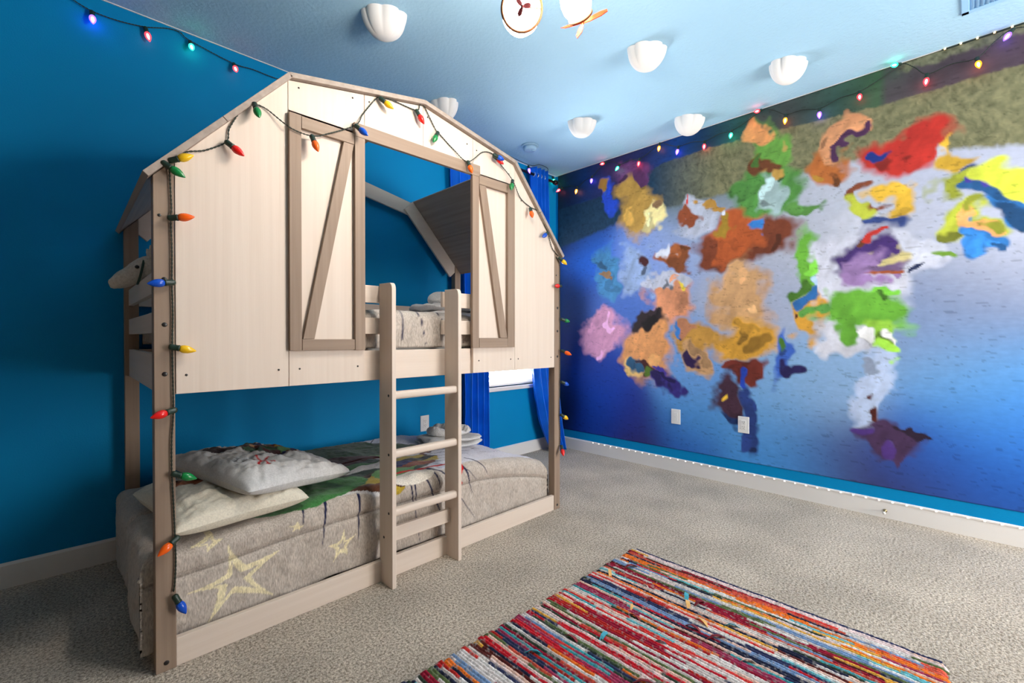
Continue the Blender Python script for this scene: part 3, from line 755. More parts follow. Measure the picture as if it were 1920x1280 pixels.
def inside(x, y, pts):
    r = np.zeros(x.shape, bool); n = len(pts)
    for i in range(n):
        (x1, y1), (x2, y2) = pts[i], pts[(i + 1) % n]
        cnd = ((y1 > y) != (y2 > y)); xin = (x2 - x1) * (y - y1) / (y2 - y1 + 1e-12) + x1
        r ^= cnd & (x < xin)
    return r

def splotch(x, y, seed, sx, sy):
    rs = np.random.RandomState(seed); pts = rs.rand(420, 2) * [2.4 / sx, 2.4 / sy]; cid = rs.randint(0, len(PAL), 420)
    xx = (x + .05 * (fbm(x * 9, y * 9, seed) - .5) * 2) / sx; yy = (y + .05 * (fbm(x * 9 + 30, y * 9, seed + 1) - .5) * 2) / sy
    best = np.full(x.shape, 1e9); col = np.zeros(x.shape + (3,))
    for p, k in zip(pts, cid):
        d = (xx - p[0]) ** 2 + (yy - p[1]) ** 2; m_ = d < best
        best = np.where(m_, d, best); col[m_] = PAL[k]
    return col
BIGSTAR = [(0.416, 0.34), (0.473, 0.246), (0.599, 0.261), (0.49, 0.193), (0.573, 0.091), (0.432, 0.156), (0.354, 0.083), (0.386, 0.19), (0.293, 0.207), (0.416, 0.231)]
STAR2 = [(0.851, 0.272), (0.858, 0.219), (0.907, 0.23), (0.868, 0.195), (0.872, 0.149), (0.832, 0.168), (0.804, 0.134), (0.816, 0.191), (0.779, 0.217), (0.832, 0.223)]
STAR3 = [(0.66, 0.355), (0.668, 0.336), (0.689, 0.329), (0.67, 0.324), (0.674, 0.31), (0.658, 0.324), (0.643, 0.317), (0.649, 0.332), (0.629, 0.343), (0.651, 0.342)]
STAR4 = [(0.378, 0.391), (0.378, 0.364), (0.408, 0.364), (0.383, 0.349), (0.352, 0.33), (0.354, 0.354), (0.292, 0.358), (0.343, 0.371)]

def paint_low(X, Y, Z, U, V):
    c = np.ones(X.shape + (3,)) * GREY * (.86 + .28 * fbm(X * 60, (Y + Z) * 22, 70))[..., None]
    s = 1.903 + V                                                    # unfolded front coordinate
    # pale foot end
    lav = np.clip((X - (1.36 + .10 * (fbm(Y * 7, X * 3, 71) - .5)) ) / .04, 0, 1) * np.clip((s - (1.930 + .03 * np.clip((X - 1.45) / .6, 0, 1) + .02 * (fbm(X * 30, Y * 30, 79) - .5))) / .015, 0, 1)
    c = c * (1 - lav[..., None]) + LAV * lav[..., None]
    for ang in np.linspace(-1.45, 1.25, 17):
        l0 = .16 + .10 * math.sin(ang * 9); l1 = .62 + .22 * math.cos(ang * 5)
        p0 = (1.12 + l0 * math.cos(ang) * 1.2, 2.33 + l0 * math.sin(ang)); p1 = (1.12 + l1 * 1.35 * math.cos(ang), 2.33 + l1 * math.sin(ang))
        d, t = seg_d(X, s, p0, p1)
        m_ = np.clip((.0062 * (1.15 - t) - d) / .002 + .5, 0, 1)[..., None]
        c = c * (1 - m_) + NAVY * m_
    for xa, xb, sb in ((.79, .755, 1.74), (.70, .68, 1.86), (.93, .915, 1.70), (1.09, 1.10, 1.74), (1.20, 1.225, 1.78), (1.33, 1.36, 1.84), (1.60, 1.69, 1.85), (1.50, 1.58, 1.76)):
        d, t = seg_d(X, s, (xa, 2.0), (xb, sb))
        m_ = np.clip((.0075 * (1.1 - t) - d) / .002 + .5, 0, 1)[..., None]
        c = c * (1 - m_) + NAVY * m_
    e = ((X - 1.04) / .52) ** 2 + ((s - 2.40) / .50) ** 2 + .5 * (fbm(X * 8, s * 8, 73) - .5)
    m_ = np.clip((1 - e) / .03, 0, 1)[..., None]
    c = c * (1 - m_) + splotch(X, s, 5, .105, .040) * (.75 + .5 * fbm(X * 14, s * 14, 75))[..., None] * m_
    e = ((X - .74) / .30) ** 2 + ((s - 2.08) / .155) ** 2 + .4 * (fbm(X * 10, s * 10, 78) - .5)
    m_ = np.clip((1 - e) / .03, 0, 1)[..., None]
    c = c * (1 - m_) + lin((62, 118, 62)) * (.55 + .9 * fbm(X * 20, s * 40, 76))[..., None] * m_
    c = poly_line(c, X, s, [(1.16, 2.03), (1.26, 2.0), (1.36, 2.0), (1.46, 1.985), (1.52, 1.95), (1.515, 1.915), (1.47, 1.90)], .010, lin((196, 28, 32)))
    c = poly_line(c, X, s, [(1.46, 1.92), (1.475, 1.86), (1.50, 1.83)], .011, lin((196, 28, 32))); c = poly_line(c, X, s, [(1.50, 1.90), (1.47, 1.86), (1.45, 1.83)], .011, lin((196, 28, 32)))
    e = ((X - 1.22) / .13) ** 2 + ((s - 1.945) / .05) ** 2
    m_ = np.clip((1 - e) / .05, 0, 1)[..., None]; c = c * (1 - m_) + lin((222, 216, 204)) * m_
    fz = Z
    fr_ = np.clip((2.0 - Y) / .02, 0, 1)[..., None]
    def onfront(c, fn):
        return c * (1 - fr_) + fn(c) * fr_
    for st, k_in in ((BIGSTAR, .50), (STAR2, .42), (STAR4, .4)):
        mx_, mz_ = np.mean([p[0] for p in st]), np.mean([p[1] for p in st])
        outl = []
        for p, q in zip(st, st[1:] + st[:1]):
            outl.append(p)
            for t_ in (.3, .6): outl.append((mx_ + ((p[0] + (q[0] - p[0]) * t_) - mx_) * .90, mz_ + ((p[1] + (q[1] - p[1]) * t_) - mz_) * .90))
        inn = [(mx_ + (p[0] - mx_) * k_in, mz_ + (p[1] - mz_) * k_in) for p in outl]
        ring_ = (inside(X, fz, outl) & ~inside(X, fz, inn))[..., None] * fr_
        c = c * (1 - ring_) + CREAM * ring_
    i3 = (inside(X, fz, STAR3) & (Y < 2.0))[..., None]; c = np.where(i3, CREAM, c)
    return c
def paint_up(X, Y, Z, U, V):
    c = np.ones(X.shape + (3,)) * GREY * (.86 + .28 * fbm(X * 60, (Y + Z) * 22, 80))[..., None]
    s = np.where(Y > 1.95, Y, 1.95 - (1.235 - Z))
    for xa, xb, sb in ((.99, .975, 1.90), (1.13, 1.14, 1.80), (1.205, 1.27, 1.78), (1.33, 1.385, 1.80), (1.55, 1.60, 1.85)):
        d, t = seg_d(X, s, (xa, 2.12), (xb, sb)); m_ = np.clip((.0075 * (1.1 - t) - d) / .002 + .5, 0, 1)[..., None]
        c = c * (1 - m_) + NAVY * m_
    lav = np.clip((X - 1.42) / .05, 0, 1) * np.clip((s - 2.05) / .03, 0, 1)
    return c * (1 - lav[..., None]) + LAV * lav[..., None]

ml = MB().box(.275, 2.13, F + .085, R_ - .085, .055, .265, .03).build('mattress', M['matt'])
tag(ml, 'mattress of the lower bunk under the star-printed grey comforter', 'mattress')
cl = comforter('comforter', .165, 2.195, F + .053, R_ - .056, .412, (.315, .27, .33, .22), .0042, 31, paint_low, M['comf'], .11, .035, .016,
               [(-.566, 'v'), (.0, 'v')], .06)
tag(cl, 'grey heather comforter with cream star outlines and a colourful patterned middle on the lower bunk', 'comforter')
mu = MB().box(.30, 2.16, F + .085, R_ - .08, .973, 1.17, .03).build('mattress', M['matt'])
tag(mu, 'mattress of the upper bunk behind the guard rails', 'mattress')
cu = comforter('comforter', .268, 2.192, F + .050, R_ - .042, 1.225, (.15, .15, .175, .15), .010, 35, paint_up, M['comf'], .0, .0, .014, [(-.40, 'v')], .05)
tag(cu, 'grey heather comforter with thin navy lines on the upper bunk', 'comforter')

def pillow(name, c, size, h, rot, tilt, seed, fn, mat, label, roll=0.0):
    n = 70
    u = np.linspace(-1, 1, n); U, V = np.meshgrid(u, u, indexing='ij')
    edge = (1 - np.abs(U) ** 3.2) * (1 - np.abs(V) ** 3.2)
    th = np.clip(edge, 0, 1) ** .38
    pin = 1 - .075 * (1 - np.abs(U)) ** 1 * np.abs(V) ** 4; pin2 = 1 - .075 * (1 - np.abs(V)) * np.abs(U) ** 4
    wr = (fbm(U * 3 + 7, V * 3 + 7, seed) - .5) * .55 + (fbm(U * 7, V * 7, seed + 2) - .5) * .40 - (np.clip(.10 - np.abs(fbm(U * 2.2 + 1.2 * V, V * 4 - U, seed + 5) - .5), 0, 1)) * 1.6
    def half(sg):
        X = U * size[0] / 2 * pin2; Y = V * size[1] / 2 * pin
        Z = sg * (h / 2) * th * (1 + wr) if sg > 0 else -(h / 2) * th * .8
        return np.stack([X, Y, Z], -1)
    rm = (Matrix.Rotation(rot, 3, 'Z') @ Matrix.Rotation(tilt, 3, 'Y') @ Matrix.Rotation(roll, 3, 'X'))
    A = np.array(rm)
    top = half(1) @ A.T + np.array(c); bot = half(-1)[::-1] @ A.T + np.array(c)
    P = np.concatenate([top, bot], 0)
    lx = np.concatenate([U, U[::-1]], 0); ly = np.concatenate([V, V], 0); up_ = np.concatenate([np.ones(U.shape), np.zeros(U.shape)], 0)
    o = grid_obj(name, P, mat, fn(lx, ly, up_))
    return tag(o, label, 'pillow')
CR = lin((216, 208, 190))
def p_cream(u, v, t):
    c = np.ones(u.shape + (3,)) * CR
    e = ((u + .25) / .55) ** 2 + ((v - .30) / .24) ** 2 + .6 * (fbm(u * 4 + 9, v * 4 + 9, 12) - .5)
    m_ = (np.clip((1 - e) / .06, 0, 1) * t)[..., None]
    b_ = np.where((fbm(u * 5 + 3, v * 7 + 3, 17) > .5)[..., None], lin((150, 84, 52)), lin((48, 34, 30)))
    c = c * (1 - m_) + b_ * m_
    return poly_line(poly_line(c, u, v, [(.56, -.12), (.66, -.05)], .022, lin((128, 36, 34))), u, v, [(.56, -.02), (.62, -.12)], .02, lin((128, 36, 34)))
def p_grey(u, v, t):
    c = np.ones(u.shape + (3,)) * lin((196, 195, 194)) * (.9 + .2 * fbm(u * 30, v * 10, 14))[..., None]
    sc = splotch((u + 1) * .6, (v + 1) * .6, 9, .22, .16)
    e = ((u - .40) / .56) ** 2 + ((v - .25) / .48) ** 2 + .6 * (fbm(u * 4 + 2, v * 4 + 2, 22) - .5)
    m_ = (np.clip((1 - e) / .05, 0, 1) * t)[..., None]; c = c * (1 - m_) + sc * m_
    e = ((u + .3) / .35) ** 2 + ((v - .55) / .22) ** 2 + .5 * (fbm(u * 5, v * 5, 29) - .5)
    m_ = (np.clip((1 - e) / .05, 0, 1) * t)[..., None]; c = c * (1 - m_) + lin((44, 30, 32)) * m_
    for k in range(6):
        a = k * PI / 3 + .3; c = poly_line(c, u, v, [(-.32, -.42), (-.32 + .15 * math.cos(a), -.42 + .20 * math.sin(a))], .018, lin((190, 30, 34)))
    return c
pillow('pillow', (.452, 2.195, .438), (.46, .61), .135, .10, 0.0, 41, p_cream, M['pil'], 'cream pillow at the head of the lower bunk, under the grey pillow')
pillow('pillow', (.610, 2.235, .520), (.48, .64), .135, .30, .10, 47, p_grey, M['pil'], 'grey printed pillow lying on top of the cream pillow', .05)
pillow('pillow', (.47, 2.12, 1.295), (.40, .43), .13, .0, 0.0, 52, p_cream, M['pil'], 'cream pillow on the upper bunk beside the white plush animal')

# towels
def towel(c, size, rot, seed, label, layers=3, puff=.35):
    """folded towel: rounded layers bulging at the fold"""
    e = empty('folded_towel', c, label, 'towel', 'folded white towels on the bunks')
    hz = size[2] / layers
    for k in range(layers):
        n, m_ = 44, 24
        th = np.linspace(0, 2 * PI, n, endpoint=False); ph = np.linspace(-PI / 2, PI / 2, m_)
        A, B = np.meshgrid(th, ph, indexing='ij')
        ce = lambda w, p: np.sign(np.cos(w)) * np.abs(np.cos(w)) ** p
        se = lambda w, p: np.sign(np.sin(w)) * np.abs(np.sin(w)) ** p
        X = size[0] / 2 * (1 - .05 * k) * ce(B, .45) * ce(A, .35); Y = size[1] / 2 * (1 - .04 * k) * ce(B, .45) * se(A, .35); Z = hz / 2 * 1.12 * se(B, .8)
        nz = fbm(X * 14 + 3 + k, Y * 14 + 5, seed + k) - .5
        Z = Z + nz * .034 + hz * (k + .5) + .004
        X = X + (fbm(Y * 18, Z * 18, seed + 9 + k) - .5) * .05
        ca, sa = math.cos(rot + .05 * k), math.sin(rot + .05 * k)
        P = np.stack([c[0] + X * ca - Y * sa, c[1] + X * sa + Y * ca, c[2] + Z], -1)
        grid_obj('folded_layer', P, M['towel'], None, e, True)
    return e
def crumple(c, size, rot, seed, label):
    """loosely bundled towel with folds running across it"""
    n, m_ = 120, 60
    th = np.linspace(0, 2 * PI, n, endpoint=False); ph = np.linspace(-PI / 2, PI / 2, m_)
    A, B = np.meshgrid(th, ph, indexing='ij')
    X = size[0] / 2 * np.sign(np.cos(B)) * np.abs(np.cos(B)) ** .7 * np.cos(A); Y = size[1] / 2 * np.abs(np.cos(B)) ** .7 * np.sin(A); Z = size[2] / 2 * np.sin(B)
    g = np.sin((X * .8 + Y * .55) * 80 + 7 * fbm(X * 10, Y * 10, seed)) * .5 + .5
    up = np.clip(np.sin(B) + .4, 0, 1)
    Z = Z + (.030 * (g ** .7 - .45) + .03 * (fbm(X * 16 + 4, Y * 16, seed + 2) - .5)) * up
    ca, sa = math.cos(rot), math.sin(rot)
    P = np.stack([c[0] + X * ca - Y * sa, c[1] + X * sa + Y * ca, c[2] + size[2] / 2 + Z], -1)
    o = grid_obj('bundled_towel', P, M['towel'], None, None, True)
    return tag(o, label, 'towel', 'folded white towels on the bunks')
towel((1.80, 2.42, .395), (.40, .27, .056), -.35, 61, 'white folded towel on the lower bunk under a loosely bundled one', 2)
crumple((1.815, 2.44, .446), (.30, .22, .062), -.35, 63, 'white bundled towel with soft folds on top of the folded towel, lower bunk')
towel((1.78, 2.45, 1.222), (.42, .32, .085), .0, 65, 'white folded towel on the upper bunk behind the ladder', 2)
crumple((1.83, 2.50, 1.305), (.27, .20, .085), .2, 67, 'white bundled towel on top of the folded towel, upper bunk')

# plush animal hanging its head over the end rail
pl = empty('plush_animal', (.26, 2.45, 1.33), 'white plush animal with green strap hanging over the end rail of the upper bunk', 'toy')
def loft(name, spine, mat, parent, seg=24, bump=.004, seed=5):
    pts = resample([s[:3] for s in spine], .012); rad = np.interp(np.linspace(0, len(spine) - 1, len(pts)), range(len(spine)), [s[3] for s in spine]); hw = np.interp(np.linspace(0, len(spine) - 1, len(pts)), range(len(spine)), [s[4] for s in spine])
    P = []
    for i, p in enumerate(pts):
        d = Vector(pts[min(i + 1, len(pts) - 1)] - pts[max(i - 1, 0)]).normalized(); sd_ = Vector((0, 1, 0)); sd_ = (sd_ - d * sd_.dot(d)).normalized(); u = d.cross(sd_)
        ring = []
        for k in range(seg):
            a = 2 * PI * k / seg; r = 1 + bump / .04 * (random.random() - .5)
            ring.append(np.array(Vector(p) + u * (rad[i] * r * math.cos(a)) + sd_ * (hw[i] * r * math.sin(a))))
        P.append(ring)
    P = [[np.array(pts[0])] * seg] + P + [[np.array(pts[-1])] * seg]
    return grid_obj(name, np.array(P).transpose(1, 0, 2), mat, None, parent, True)
PYC = 2.45
loft('body', [(.60, PYC + .05, 1.32, .03, .03), (.52, PYC + .05, 1.335, .075, .08), (.40, PYC + .03, 1.375, .070, .075), (.31, PYC, 1.408, .056, .055), (.275, PYC, 1.40, .045, .045)], M['plush'], pl)
hd = loft('head', [(.305, PYC, 1.400, .030, .03), (.272, PYC, 1.398, .050, .050), (.235, PYC, 1.385, .053, .052), (.200, PYC, 1.362, .044, .045), (.168, PYC, 1.338, .036, .038), (.145, PYC, 1.322, .036, .038), (.130, PYC, 1.314, .027, .03), (.124, PYC, 1.312, .012, .014)], M['plush'], pl, 24, .003)
for sy in (-1, 1):
    MB().lathe([(-.002, .004), (.0, .0075), (.004, .0075), (.007, .003)], (.208, PYC + sy * .042, 1.388), (-.3, sy, .25), 10).build('eye', M['bolt'], hd)
    loft('ear', [(.262, PYC + sy * .030, 1.428, .010, .006), (.262, PYC + sy * .046, 1.452, .017, .008), (.255, PYC + sy * .054, 1.470, .013, .006), (.250, PYC + sy * .058, 1.482, .003, .003)], M['plush'], hd, 12, .001)
bb = [(.222 + .004 * math.cos(a) + .028 * math.cos(a) * -.5, PYC + .0525 * math.sin(a), 1.378 - .055 * math.cos(a)) for a in np.linspace(0, 2 * PI, 33)]
MB().tube(bb, .0045, 6).build('strap', M['strap'], pl)

# ------------------------------------------------------------------ curtains
rod = empty('curtain_rod', (2.75, YW - .085, 2.632), 'black curtain rod over the window behind the bunk bed', 'curtain rod')
MB().lathe([(0, .0125), (1.36, .0125)], (2.06, YW - .085, 2.632), (1, 0, 0), 16).build('pole', M['rod'], rod)
for x_, d_ in ((2.06, -1), (3.42, 1)): MB().lathe([(0, .014), (.01, .022), (.04, .024), (.055, .016), (.06, .006)], (x_, YW - .085, 2.632), (d_, 0, 0), 16).build('finial', M['rod'], rod)
for x_ in (2.10, 3.36): MB().box(x_ - .008, x_ + .008, YW - .095, YW, 2.620, 2.644, .002).build('bracket', M['rod'], rod)

def curtain(name, xl, xr, yc, amp, waves, z0, z1, label, seed):
    nz, ns = 130, 220
    zs = np.linspace(z0, z1, nz); ss = np.linspace(0, 1, ns)
    Zg, S = np.meshgrid(zs, ss, indexing='ij')
    xl_ = np.interp(zs, *xl)[:, None]; xr_ = np.interp(zs, *xr)[:, None]; y_ = np.interp(zs, *yc)[:, None]; am = np.interp(zs, *amp)[:, None]
    ph = 2 * PI * waves * S + .5 * np.sin(Zg * 2 + seed)
    X = xl_ + (xr_ - xl_) * (S + .018 * np.sin(2 * ph)) + .01 * (fbm(S * 6, Zg * 3, seed) - .5)
    Y = y_ + am * np.sin(ph) + .02 * (fbm(S * 9 + 3, Zg * 2.5, seed + 1) - .5) * np.clip((z1 - Zg) / .8, 0, 1)
    Y = np.minimum(Y, YW - .020)
    o = grid_obj(name, np.stack([X, Y, Zg], -1), M['curtain'])
    so_ = o.modifiers.new('cloth', 'SOLIDIFY'); so_.thickness = .003
    tag(o, label, 'curtain')
    return o
yr = YW - .085
c1 = curtain('curtain', ([0, 1.70, 1.98, 2.7], [2.30, 2.30, 2.185, 2.165]), ([0, 1.2, 2.7], [2.555, 2.54, 2.52]), ([0, 2.7], [yr, yr]), ([0, 2.4, 2.7], [.040, .036, .036]), 4, .03, 2.690,
             'royal blue curtain hanging straight between the bunk bed ladder and the window blind', 3)
c2 = curtain('curtain', ([0, .12, .30, .55, .8, 2.7], [3.315, 3.25, 3.185, 3.135, 3.115, 3.105]), ([0, .3, .9, 1.6, 2.2, 2.7], [3.46, 3.45, 3.42, 3.36, 3.325, 3.312]),
             ([0, .3, .8, 2.7], [yr - .10, yr - .055, yr - .01, yr]), ([0, .5, 2.4, 2.7], [.045, .040, .036, .036]), 4, .012, 2.700,
             'royal blue curtain in the room corner, its hem bunched on the carpet beside the mural', 8)
for cur, xs in ((c1, (2.16, 2.23, 2.30, 2.37, 2.44, 2.51)), (c2, (3.130, 3.178, 3.226, 3.274))):
    for x_ in xs:
        rg = [(x_ + .003 * math.sin(a), yr + .021 * math.cos(a), 2.632 + .021 * math.sin(a)) for a in np.linspace(0, 2 * PI, 21)]
        MB().tube(rg, .004, 6).build('grommet', M['ring'], cur)

# ------------------------------------------------------------------ string lights
def twisted(mb, pts, r=.0015, off=.0017, pitch=.026):
    P = resample(pts, .005)
    a, b_ = [], []
    L_ = 0
    for i, p in enumerate(P):
        p = Vector(p); d = (Vector(P[min(i + 1, len(P) - 1)]) - Vector(P[max(i - 1, 0)])).normalized()
        if i: L_ += (p - Vector(P[i - 1])).length
        u = Vector((0, -1, 0)); u = (u - d * u.dot(d))
        u = u.normalized() if u.length > 1e-3 else d.orthogonal().normalized()
        w_ = d.cross(u); t = L_ / pitch * 2 * PI
        o_ = u * math.cos(t) * off + w_ * math.sin(t) * off
        a.append(p + o_); b_.append(p - o_)
    mb.tube(a, r, 5); mb.tube(b_, r, 5)

def c9(parent, S, d, colr, lit, sc=1.0):
    d = Vector(d).normalized(); S = Vector(S)
    so_ = MB().lathe([(-.004, .006), (.0, .0095), (.004, .0100), (.020, .0095), (.022, .0105), (.026, .0105)], S, d * sc, 14)
    s_o = so_.build('bulb_socket', M['socket'], parent)
    prof = [(.026, .0085), (.030, .0112), (.036, .0130), (.043, .0134), (.050, .0122), (.058, .0092), (.065, .0056), (.070, .0025), (.072, .0008)]
    if lit:
        mb = MB().lathe(prof, S, d, 16, 0)
        mb.lathe([(.030, .002), (.034, .0055), (.046, .0070), (.056, .0045), (.062, .0015)], S, d, 10, 1)
        bo = mb.build('bulb', [M['g_' + colr], M['f_' + colr]], s_o)
    else:
        bo = MB().lathe(prof, S, d, 20).build('bulb', M['b_' + colr], s_o)
    bo['label'] = ('glowing ' if lit else '') + colr + ' bulb'

def direction(S, T, axis, Lt=.072, out=-1.0, mn=.12):
    d = Vector(T) - Vector(S)
    l = d.length
    if l > Lt * .985: d = d * (Lt * .985 / l)
    rest = math.sqrt(max(0.0, Lt * Lt - d.length_squared))
    if axis == 'y': d.y = out * max(rest * .6, mn * Lt)
    else: d.x = out * max(rest * .6, mn * Lt)
    return d

# unlit string around the front of the bunk bed
sb_ = empty('string_light', (.245, F - .02, 1.67), 'unlit string light with large coloured bulbs draped around the front of the bunk bed', 'string light')
YC_ = F - .0065
roofpts = [(.24, 1.671), (.285, 1.709), (.337, 1.73), (.398, 1.777), (.408, 1.828), (.449, 1.911), (.475, 1.936), (.487, 1.94), (.527, 1.935), (.61, 1.894), (.687, 1.888), (.742, 1.911), (.867, 1.989), (.9, 2.045), (.95, 2.119), (.98, 2.149), (1.039, 2.157), (1.164, 2.156), (1.184, 2.188), (1.208, 2.189), (1.268, 2.108), (1.287, 2.093), (1.38, 2.038), (1.472, 2.002), (1.574, 2.08), (1.65, 2.088), (1.709, 2.046), (1.796, 1.985), (1.856, 1.902), (1.941, 1.865), (2.016, 1.851), (2.064, 1.786), (2.099, 1.74), (2.139, 1.652), (2.201, 1.61)]
postl = [(.24, 1.671), (.243, 1.60), (.246, 1.521), (.244, 1.486), (.2465, 1.38), (.246, 1.278), (.248, 1.17), (.246, 1.068), (.248, .861), (.243, .76), (.243, .653), (.247, .55), (.250, .453), (.252, .36), (.249, .29), (.2455, .262)]
postr = [(2.201, 1.61), (2.236, 1.56), (2.238, 1.427), (2.240, 1.217), (2.243, 1.016), (2.240, .815), (2.236, .605), (2.243, .50), (2.243, .405)]
mb = MB()
def ydep(x, z):     # cord lies on boards, trim or post
    if .60 < x < 1.84 and z < 2.02 and z > 1.0: return T0 - .0065
    return YC_
k_ = 1.815
def scale_to(x, z, y): return ((x) * y / k_, 1.096 + (z - 1.096) * y / k_)
def lay(pts):
    out = []
    for x, z in pts:
        y = ydep(x, z); X_, Z_ = scale_to(x, z, y); out.append((X_, y, Z_))
    return out
twisted(mb, lay(roofpts)); 
k_ = 1.835
twisted(mb, lay(postl)); twisted(mb, lay(postr))
mb.build('cord', M['cord'], sb_)
BED_B = [((.221, 1.656), (.274, 1.619), 'green'), ((.239, 1.666), (.294, 1.691), 'yellow'), ((.397, 1.775), (.44, 1.736), 'red'), ((.485, 1.938), (.49, 1.888), 'green'), ((.686, 1.886), (.7, 1.827), 'orange'),
         ((.865, 1.986), (.893, 1.95), 'blue'), ((.977, 2.141), (1.021, 2.106), 'yellow'), ((1.161, 2.153), (1.19, 2.096), 'red'), ((1.283, 2.09), (1.243, 2.019), 'green'), ((1.468, 2.0), (1.475, 1.941), 'orange'),
         ((1.645, 2.085), (1.713, 2.072), 'blue'), ((1.645, 2.080), (1.696, 2.045), 'red'), ((1.791, 1.983), (1.766, 1.92), 'green'), ((1.936, 1.856), (1.927, 1.799), 'orange'), ((2.093, 1.739), (2.035, 1.70), 'blue'),
         ((2.2, 1.599), (2.253, 1.562), 'yellow'), ((2.22, 1.423), (2.143, 1.418), 'red'), ((2.225, 1.215), (2.291, 1.2), 'green'), ((2.225, 1.017), (2.242, .999), 'orange'), ((2.225, .819), (2.29, .794), 'blue'),
         ((2.222, .611), (2.285, .575), 'yellow'), ((2.226, .414), (2.205, .37), 'red'),
         ((.236, 1.482), (.293, 1.491), 'orange'), ((.248, 1.276), (.18, 1.266), 'blue'), ((.237, 1.068), (.304, 1.053), 'yellow'), ((.25, .863), (.188, .848), 'red'), ((.241, .657), (.305, .629), 'green'), ((.255, .447), (.204, .413), 'orange'), ((.245, .258), (.272, .197), 'blue')]
for i, (a, b_, c_) in enumerate(BED_B):
    y = (T0 - .016) if (.60 < a[0] < 1.84 and a[1] < 2.02) else F - .018
    if a == (1.645, 2.085): y -= .022
    S = (a[0] * y / 1.81, y, 1.096 + (a[1] - 1.096) * y / 1.81); T = (b_[0] * y / 1.81, y, 1.096 + (b_[1] - 1.096) * y / 1.81)
    c9(sb_, S, direction(S, T, 'y'), c_, False)

# lit string under the ceiling: along the back wall, round the corner and along the mural
sl_ = empty('string_light', (.68, YW - .01, 2.67), 'lit string light with glowing bulbs under the ceiling along blue wall and mural', 'string light')
mb = MB()
yA = YW - .014
backp = [(-.30, yA, 2.715), (-.034, yA, 2.703), (.032, yA, 2.677), (.094, yA, 2.659), (.186, yA, 2.659), (.293, yA, 2.679), (.386, yA, 2.715), (.436, yA, 2.72), (.483, yA, 2.696), (.683, yA, 2.661), (.786, yA, 2.668), (.917, yA, 2.667), (1.3, yA, 2.69), (1.7, yA, 2.66), (2.02, yA, 2.69), (2.12, yA - .115, 2.70), (2.5, yA - .13, 2.70), (2.984, yA - .135, 2.668), (3.15, yA - .130, 2.712), (3.30, yA - .10, 2.722), (3.39, yA - .004, 2.715), (3.487, yA, 2.722)]
twisted(mb, backp, .0015, .0016)
RB = [((2.863, 2.595), (2.918, 2.565), 'red'), ((2.678, 2.561), (2.691, 2.49), 'orange'), ((2.504, 2.62), (2.51, 2.546), 'purple'), ((2.35, 2.703), (2.365, 2.686), 'red'), ((2.204, 2.648), (2.226, 2.597), 'green'), ((2.009, 2.645), (2.019, 2.57), 'red'), ((1.822, 2.721), (1.831, 2.648), 'orange'), ((1.66, 2.646), (1.674, 2.576), 'purple'), ((1.45, 2.623), (1.454, 2.542), 'red'), ((1.249, 2.64), (1.253, 2.578), 'green'), ((1.047, 2.718), (1.068, 2.702), 'red'), ((.896, 2.634), (.899, 2.562), 'orange'), ((.701, 2.604), (.698, 2.523), 'purple'), ((.491, 2.634), (.485, 2.573), 'red'), ((.296, 2.72), (.323, 2.709), 'green'), ((.179, 2.614), (.185, 2.537), 'red'), ((-.02, 2.618), (-.03, 2.553), 'orange'), ((-.153, 2.712), (-.12, 2.658), 'purple'), ((-.36, 2.66), (-.355, 2.59), 'red')]
xM = XW - .018
rp = [(3.487, yA, 2.722), (3.535, YW - .03, 2.69)]
for a, b_, c_ in RB: rp.append((xM, a[0], a[1] + .004))
rp2 = [rp[0], rp[1]]
for p, q in zip(rp[1:-1], rp[2:]):
    if p is not rp[1]: rp2.append(p)
    mdz = .5 * (p[2] + q[2]) + (.012 if (p[2] + q[2]) / 2 < 2.68 else -.006)
    rp2.append((xM, (p[1] + q[1]) / 2, mdz))
rp2.append(rp[-1])
twisted(mb, rp2, .0015, .0016)
mb.build('cord', M['cord'], sl_)
for a, b_, c_ in (((.094, 2.651), (.097, 2.587), 'purple'), ((.292, 2.671), (.309, 2.603), 'red'), ((.48, 2.686), (.484, 2.634), 'green'), ((.684, 2.654), (.689, 2.604), 'red'), ((3.483, 2.715), (3.500, 2.642), 'green')):
    S = (a[0], YW - .024, a[1]); T = (b_[0], YW - .024, b_[1]); c9(sl_, S, direction(S, T, 'y'), c_, True)
S = (2.984, YW - .155, 2.655); c9(sl_, S, (.01, -.01, -.07), 'purple', True)
for a, b_, c_ in RB:
    S = (XW - .029, a[0], a[1]); T = (XW - .029, b_[0], b_[1])
    c9(sl_, S, direction(S, T, 'x'), c_, True)

# ------------------------------------------------------------------ woven rag rug
RX0, RX1, RY0, RY1 = .36, 2.088, .045, 1.215
rows = 138; pitch = (RX1 - RX0) / rows
per = 5; ny_ = 230
xs = np.linspace(RX0, RX1, rows * per + 1); sv = np.linspace(0, 1, ny_)
Xg, Sg = np.meshgrid(xs, sv, indexing='ij')
ri = np.clip(((Xg - RX0) / pitch).astype(int), 0, rows - 1)
fr_ = ((Xg - RX0) / pitch) - ri
e0 = (np.random.RandomState(3).rand(rows) - .5) * .022; e1 = (np.random.RandomState(4).rand(rows) - .5) * .022
slope = np.interp(Xg, [.7, 2.1], [.045, 0])
Ya = RY0 + e0[ri] * .5 + np.interp(Xg, [1.6, 2.09], [-.03, .0]); Yb = RY1 + e1[ri] + slope * .9
Yg = Ya + (Yb - Ya) * Sg
wob = .006 * (fbm(Xg * 3, Yg * 5, 15) - .5) * 2
hump = np.abs(np.sin(PI * fr_)) ** .7
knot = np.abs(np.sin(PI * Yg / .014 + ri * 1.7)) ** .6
Zg = .006 + .0065 * hump * (.55 + .45 * knot) + .006 * (fbm(Xg * 40, Yg * 30, 16) - .5)
